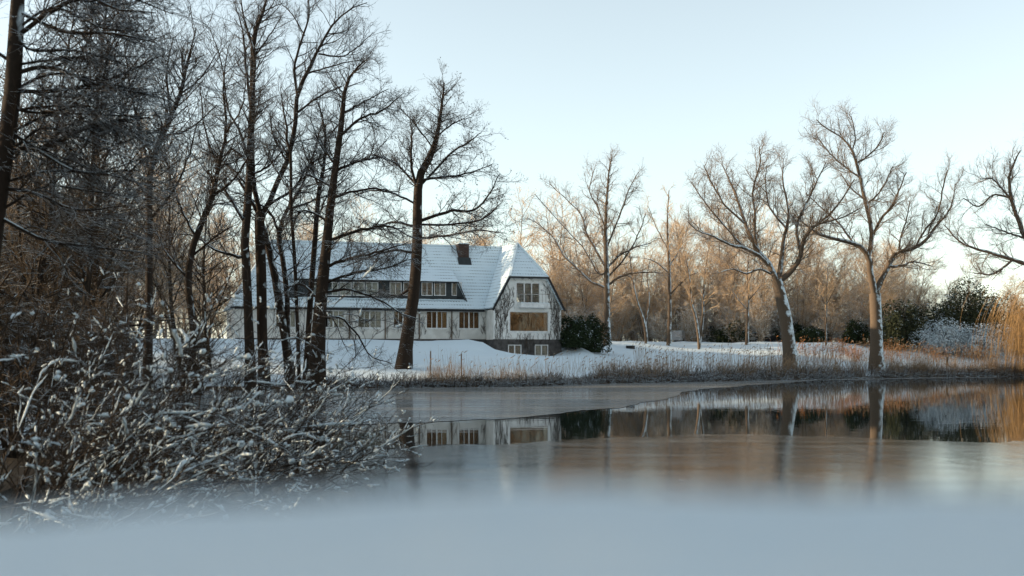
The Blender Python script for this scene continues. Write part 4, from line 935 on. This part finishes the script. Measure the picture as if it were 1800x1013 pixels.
leaning_shrub('low shrub with thick snow lumps just short of the outermost shrub', 440, 21.5, 106, 16, (1.8, 3.2), (8, 55), (-30, 50))
leaning_shrub('outermost small shrub with bare dark twigs and snowy tips over open water', 590, 23.5, 107, 7, (1.0, 2.0), (15, 70), (-25, 35), (2.6, 4, 3), snow=(.8, 1.0, .9), rad=.017)
leaning_shrub('shrub of sunlit snowy twigs behind the others at the foot of the clump', 330, 27.0, 108, 22, (3.2, 5.0), (10, 48), (-20, 40), (2.2, 5, 5), snow=(.8, .4, .2))
leaning_shrub('shrub of slanting rods rising behind the tall dark shrub', 40, 25.0, 109, 22, (3.6, 5.6), (20, 65), (-25, 45), (2.2, 4.5, 4), snow=(.5, .25, .08))

# ------------------------------------------------------------------ evergreens, hedge, willow
def leafy(name, label, cat, centre, rx, ry, rz, n, mat, seed, leaf=.13, lumps=9, stem=True, lobes=.35):
    """leaf faces spread through the outer volume of an uneven mound"""
    r = np.random.default_rng(seed); c = np.asarray(centre, float)
    lc = unit(r.normal(0, 1, (lumps, 3))) * r.uniform(.4, .85, (lumps, 1)); lc[:, 2] = np.abs(lc[:, 2]) * .9; lr = r.uniform(.32, .55, lumps)
    lc = np.vstack([lc, [[0, 0, .35]]]); lr = np.append(lr, .62)
    i = r.integers(0, len(lc), n); p = lc[i] + unit(r.normal(0, 1, (n, 3))) * (lr[i] * r.uniform(.7, 1.05, n))[:, None]
    p = p[p[:, 2] > 0.01]; nrm = unit(p - np.array([0, 0, .2])); p = p * np.array([rx, ry, rz]); n = len(p)
    d = unit(nrm + r.normal(0, .55, (n, 3))); s = unit(np.cross(d, r.normal(0, 1, (n, 3)))); t = np.cross(d, s)
    L = leaf * r.uniform(.7, 1.3, (n, 1)); W = L * .42
    V = np.stack([p - s * L, p + t * W + d * W * .3, p + s * L, p - t * W + d * W * .3], 1).reshape(-1, 3)
    Q = np.arange(n * 4).reshape(-1, 4)
    root = link(name, None); root.location = c; tag(root, label, cat)
    link('foliage', new_mesh('foliage', V, Q), root, M[mat]); TRI[0] += n * 2
    k = 7; a = r.uniform(0, 6.3, k)
    P = grow(np.zeros((k, 3)) - [0, 0, .2], np.stack([np.cos(a) * rx * .6, np.sin(a) * ry * .6, np.full(k, rz * .9)], -1), np.full(k, max(rz, rx) * .8), 6, .1, (0, 0, .02), r)
    link('stems', tube_mesh('stems', [(P, np.linspace(.07, .02, 7)[None] * np.ones((k, 1)), 5)]), root, M['thick_b'])
    return root
def at_ground(x, d): X = (x - CX) / F * d; return (X, d, gz(X, d))
leafy('evergreen_bush', 'dark glossy evergreen bush flecked with snow against the gable corner', 'bush', at_ground(1012, 122), 2.1, 2.2, 3.6, 9000, 'leaf', 111, .15)
leafy('evergreen_bush', 'taller dark evergreen bush between gable bush and the spreading bare tree', 'bush', at_ground(1040, 124.5), 1.9, 2.2, 4.2, 8000, 'leaf', 112, .15)
for x, d, a, b, c, lab, sd, mt in ((1632, 156, 5.2, 4, 6.2, 'tall dark evergreen shrub just behind the tallest oak', 113, 'leaf_dark'), (1590, 150, 3.0, 3, 7.2, 'upright dark evergreen with pointed top beside the tallest oak', 114, 'leaf_dark'),
                           (1695, 162, 6.5, 4, 8.6, 'wide dark evergreen rising behind the snowy hedge mound', 115, 'leaf_dark'), (1760, 158, 5, 4, 8.5, 'dark evergreen shrub partly behind the orange willow', 116, 'leaf_dark')):
    leafy('evergreen_shrub', lab, 'shrub', at_ground(x, d), a, b, c, 11000, mt, sd, .2)
leafy('snowy_hedge', 'rounded snow-covered shrub mound, first of the pair behind red stalks', 'hedge', at_ground(1648, 150), 3.6, 2.2, 4.3, 9000, 'leaf_snow', 117, .14)
leafy('snowy_hedge', 'wide snow-covered shrub mound nearest the orange willow', 'hedge', at_ground(1716, 151), 5.4, 2.6, 4.6, 12000, 'leaf_snow', 118, .14)
for x, d, a, c, lab, sd in ((1228, 160, 2.4, 2.6, 'low dark evergreen under the golden wood by the white car', 119), (1290, 153, 3.2, 3.0, 'dark green evergreen shrub under the wood beside the dark car', 120), (1430, 151, 3.0, 2.3, 'low green shrub under the wood between the oaks', 121), (1505, 150, 2.6, 3.2, 'grey-green shrub beside the sapling between the oaks', 122), (1400, 156, 3.5, 2.6, 'low evergreen behind the leaning oak trunk', 123)):
    leafy('evergreen_shrub', lab, 'shrub', at_ground(x, d), a, 2, c, 3500, 'leaf', sd, .17)
# orange weeping willow at the frame edge
r = np.random.default_rng(131); wb_ = np.array(at_ground(1838, 139))
P = grow(np.array([[0, 0, -.3]]), np.array([[-.05, 0, 1.]]), np.array([11.5]), 10, .05, (0, 0, .05), r); R = np.linspace(.28, .1, 11)[None]
lm = spawn(P, R, dict(n=20, t=(.35, 1), ang=(52, 14), len=(2.8, 5.2), rr=.5, rmin=.03, seg=7, wob=.12, trop=(0, 0, .02)), r)
lm2 = spawn(*lm, dict(n=5, t=(.3, 1), ang=(45, 15), len=(.8, 2.0), rr=.5, rmin=.02, seg=5, wob=.12, trop=(0, 0, -.06)), r)
st_, _, _ = at_t(lm2[0], lm2[1], r.integers(0, len(lm2[0]), 1500), r.uniform(.2, .999, 1500))
rods = grow(st_, np.stack([r.normal(0, .7, 1500), r.normal(0, .7, 1500), r.normal(.3, .3, 1500)], -1), np.maximum(st_[:, 2] - r.uniform(.2, 4.5, 1500), .5) * 1.05, 8, .07, (0, 0, -.55), r)
rods[:, :, 2] = np.maximum(rods[:, :, 2], .1)
wl = link('weeping_willow', None); wl.location = wb_; tag(wl, 'orange weeping willow with hanging rods at the frame edge', 'tree')
link('trunk', tube_mesh('trunk', [(P, R, 8), (lm[0], lm[1], 5), (lm2[0], lm2[1], 4)]), wl, M['gold_b'])
link('crown', tube_mesh('crown', [(rods, np.full(rods.shape[:2], .013), 3)]), wl, M['willow'])

# ------------------------------------------------------------------ reeds and bank growth
def reeds(name, label, n, xr, ur, hr, mat, seed, rad=.008, lean=.14, head=0, clump=0, cat='reeds'):
    r = np.random.default_rng(seed)
    if clump:
        cc = r.uniform(*xr, clump); X = cc[r.integers(0, clump, n)] + r.normal(0, .55, n)
    else: X = r.uniform(*xr, n)
    Y = np.interp(X, SHX, SHY) + ur[0] + (ur[1] - ur[0]) * r.uniform(0, 1, n) ** 1.3; Z = ground(X, Y)
    h = r.uniform(*hr, n) * (1 + .25 * np.sin(X * .9 + seed) * np.sin(X * .37))
    st = np.stack([X, Y, Z - .05], -1); di = np.stack([r.normal(0, lean, n), r.normal(0, lean, n), np.ones(n)], -1)
    P = grow(st, di, h, 2, lean * .8, (0, 0, -.02), r); R = 1.15 * rad * np.array([1, .8, .35])[None] * r.uniform(.7, 1.4, n)[:, None]
    sets = [(P, R, 3)]
    if head:
        i = r.choice(n, int(n * head), replace=False); q = P[i, -1]
        hd = grow(q, np.stack([r.normal(.4, .3, len(i)), r.normal(0, .3, len(i)), np.ones(len(i)) * .8], -1), r.uniform(.2, .42, len(i)), 3, .1, (0, 0, -.25), r)
        sets.append((hd, np.array([.010, .032, .026, .006])[None] * r.uniform(.7, 1.3, (len(i), 1)), 4))
    o = link(name, tube_mesh(name, sets), None, M[mat]); TRI[0] += n * 18
    return tag(o, label, cat, kind='stuff')
reeds('reeds', 'brown reeds along the shore below the house', 1700, (-8, 3.5), (.1, 2.0), (.3, 1.4), 'reed', 141, .007, clump=26)
reeds('reeds', 'tall brown reeds along the shore before the lawn', 3900, (7, 34), (.1, 3.4), (.4, 1.9), 'reed', 142, .007, head=.12, clump=60)
reeds('reeds', 'sunlit golden reeds along the shore near the willow', 4200, (34, 68), (.1, 3.0), (.6, 1.9), 'reed', 143, .008, head=.1, clump=60)
reeds('stalks', 'tall nodding seed stalks scattered over the far lawn', 1100, (12, 62), (4, 12), (1.2, 2.2), 'reed', 144, .011, .08, head=.8)
reeds('stalks', 'thin stalks on the snowy slope below the gable', 500, (-7, 12), (2, 10), (.7, 1.8), 'reed', 148, .008, .12, head=.2)
reeds('stalks', 'rust-red stalks and dock heads before the snowy hedge', 1200, (32, 66), (8, 18), (.7, 1.7), 'reed_red', 145, .012, .2, head=.7, clump=40)
def brush(label, n, xr, seed, hr=(.25, .7), ur=(-.1, 1.2)):
    r = np.random.default_rng(seed); X = r.uniform(*xr, n); Y = np.interp(X, SHX, SHY) + r.uniform(*ur, n); st = np.stack([X, Y, ground(X, Y)], -1)
    P = grow(st, np.stack([r.normal(0, .7, n), r.normal(-.3, .6, n), np.ones(n)], -1), r.uniform(*hr, n) * 1.7, 3, .3, (0, 0, -.2), r)
    R = np.full((n, 4), .019) * np.linspace(1.2, .6, 4)[None]
    tw = spawn(P, R, dict(n=2, t=(.2, 1), ang=(55, 15), len=(.2, .5), rmin=.012, seg=1, wob=.2, trop=(0, 0, -.05)), r); TRI[0] += n * 30
    return tag(link('bank_brush', tube_mesh('bank_brush', [(P, R, 3), (tw[0], tw[1], 3)]), None, M['brush']), label, 'brush', kind='stuff')
brush('snow-dusted brambles along the waterline below the house', 1900, (-16, 3.8), 151)
brush('dark snowy brush at the waterline below the gable hollow', 500, (3.5, 8), 152, (.2, .5))
brush('snow-dusted matted brush at the waterline before the lawn', 2600, (7.5, 34), 153, (.35, 1.0), (-.1, 2.2))
brush('matted sunlit brush at the waterline near the willow', 2400, (34, 70), 154, (.35, .9), (-.1, 2.0))

# ------------------------------------------------------------------ small things
for x, yt, yb, lab in ((757, 617, 656, 'thin wooden stake in the snow nearer the alder trunk'), (811, 621, 661, 'thin wooden stake among the reeds nearer the gable')):
    d = 92.5; q = px(x, yb, d); g = gz(q[0], d); t = px(x, yt, d)[2]
    b = MB().box(-.05, .05, -.05, .05, -.4, t - g - .05); n = len(b.v); b.v += [(-.05, -.05, t - g - .05), (.05, -.05, t - g - .05), (.05, .05, t - g - .05), (-.05, .05, t - g - .05), (0, 0, t - g)]
    b.f += [(n, n + 1, n + 4), (n + 1, n + 2, n + 4), (n + 2, n + 3, n + 4), (n + 3, n, n + 4)]
    o = b.build('wooden_stake', M['wood']); o.location = (q[0], d, g); tag(o, lab, 'stake', 'stakes on the slope')
    s_ = MB().box(-.055, .055, -.055, .055, t - g, t - g + .06).build('snow', M['snow'], o)
def car(label, x, d, rz, mat, estate):
    c = link('parked_car', None); p = at_ground(x, d); c.location = p; c.rotation_euler = (0, 0, rz); tag(c, label, 'car', 'cars parked under the wood')
    h = 1.6 if estate else 1.45
    prof = [(-2.2, .35), (-2.25, .8), (-2.1, 1.0), (-1.5, 1.05) if not estate else (-2.05, 1.2), (-.9, h) if not estate else (-1.9, h), (.7, h), (1.3, 1.02), (2.1, .9), (2.25, .6), (2.2, .35)]
    b = MB()
    b.slab([(a, -.85, z) for a, z in prof], .001); b.v = []; b.f = []
    k = len(prof); b.v = [(a, -.85 + (.12 if z > 1.1 else 0), z) for a, z in prof] + [(a, .85 - (.12 if z > 1.1 else 0), z) for a, z in prof]
    b.f = [tuple(range(k))[::-1], tuple(range(k, 2 * k))] + [(i, (i + 1) % k, k + (i + 1) % k, k + i) for i in range(k)]
    b.build('body', M[mat], c)
    MB().slab([(-.8, -.80, 1.08), (1.05, -.80, 1.08), (.62, -.745, h - .1), (-.75, -.745, h - .1)], .02).build('side_window', M['black'], c)
    MB().slab([(-.8, .80, 1.08), (-.75, .745, h - .1), (.62, .745, h - .1), (1.05, .80, 1.08)], .02).build('side_window', M['black'], c)
    MB().box(-1.0 if not estate else -1.9, .68, -.7, .7, h + .002, h + .09).build('snow', M['snow'], c)
    for sx in (-1.4, 1.4):
        for sy in (-.84, .84):
            a = np.linspace(0, 2 * math.pi, 14, endpoint=False); V = np.concatenate([np.stack([sx + .33 * np.cos(a), np.full(14, sy - .1), .33 + .33 * np.sin(a)], -1), np.stack([sx + .33 * np.cos(a), np.full(14, sy + .1), .33 + .33 * np.sin(a)], -1)])
            w = MB(); w.v = [tuple(q) for q in V]; w.f = [tuple(range(14)), tuple(range(27, 13, -1))] + [(i, 14 + i, 14 + (i + 1) % 14, (i + 1) % 14) for i in range(14)]; w.build('wheel', M['tyre'], c)
car('light grey snow-topped car parked behind the slender straight tree', 1194, 158, math.radians(70), 'car_w', True)
car('low dark car with snowy roof parked beside the pale young tree', 1338, 156, math.radians(15), 'car_d', False)
p = at_ground(1108, 134); o = MB().box(-.5, .5, -.3, .3, -.2, .28).build('small_box', M['black']); o.location = p; tag(o, 'small dark low box on the snow beside the spreading bare tree', 'box')
MB().box(-.48, .48, -.28, .28, .283, .32).build('snow', M['snow'], o)
p = at_ground(1665, 141); o = MB().box(-.12, .12, -.12, .12, -.2, 1.0).box(-.15, .15, -.15, .15, 1.003, 1.1).build('bollard', M['dark']); o.location = p; tag(o, 'short dark post before the snowy hedge mounds', 'post')
print('TRIS', TRI[0])
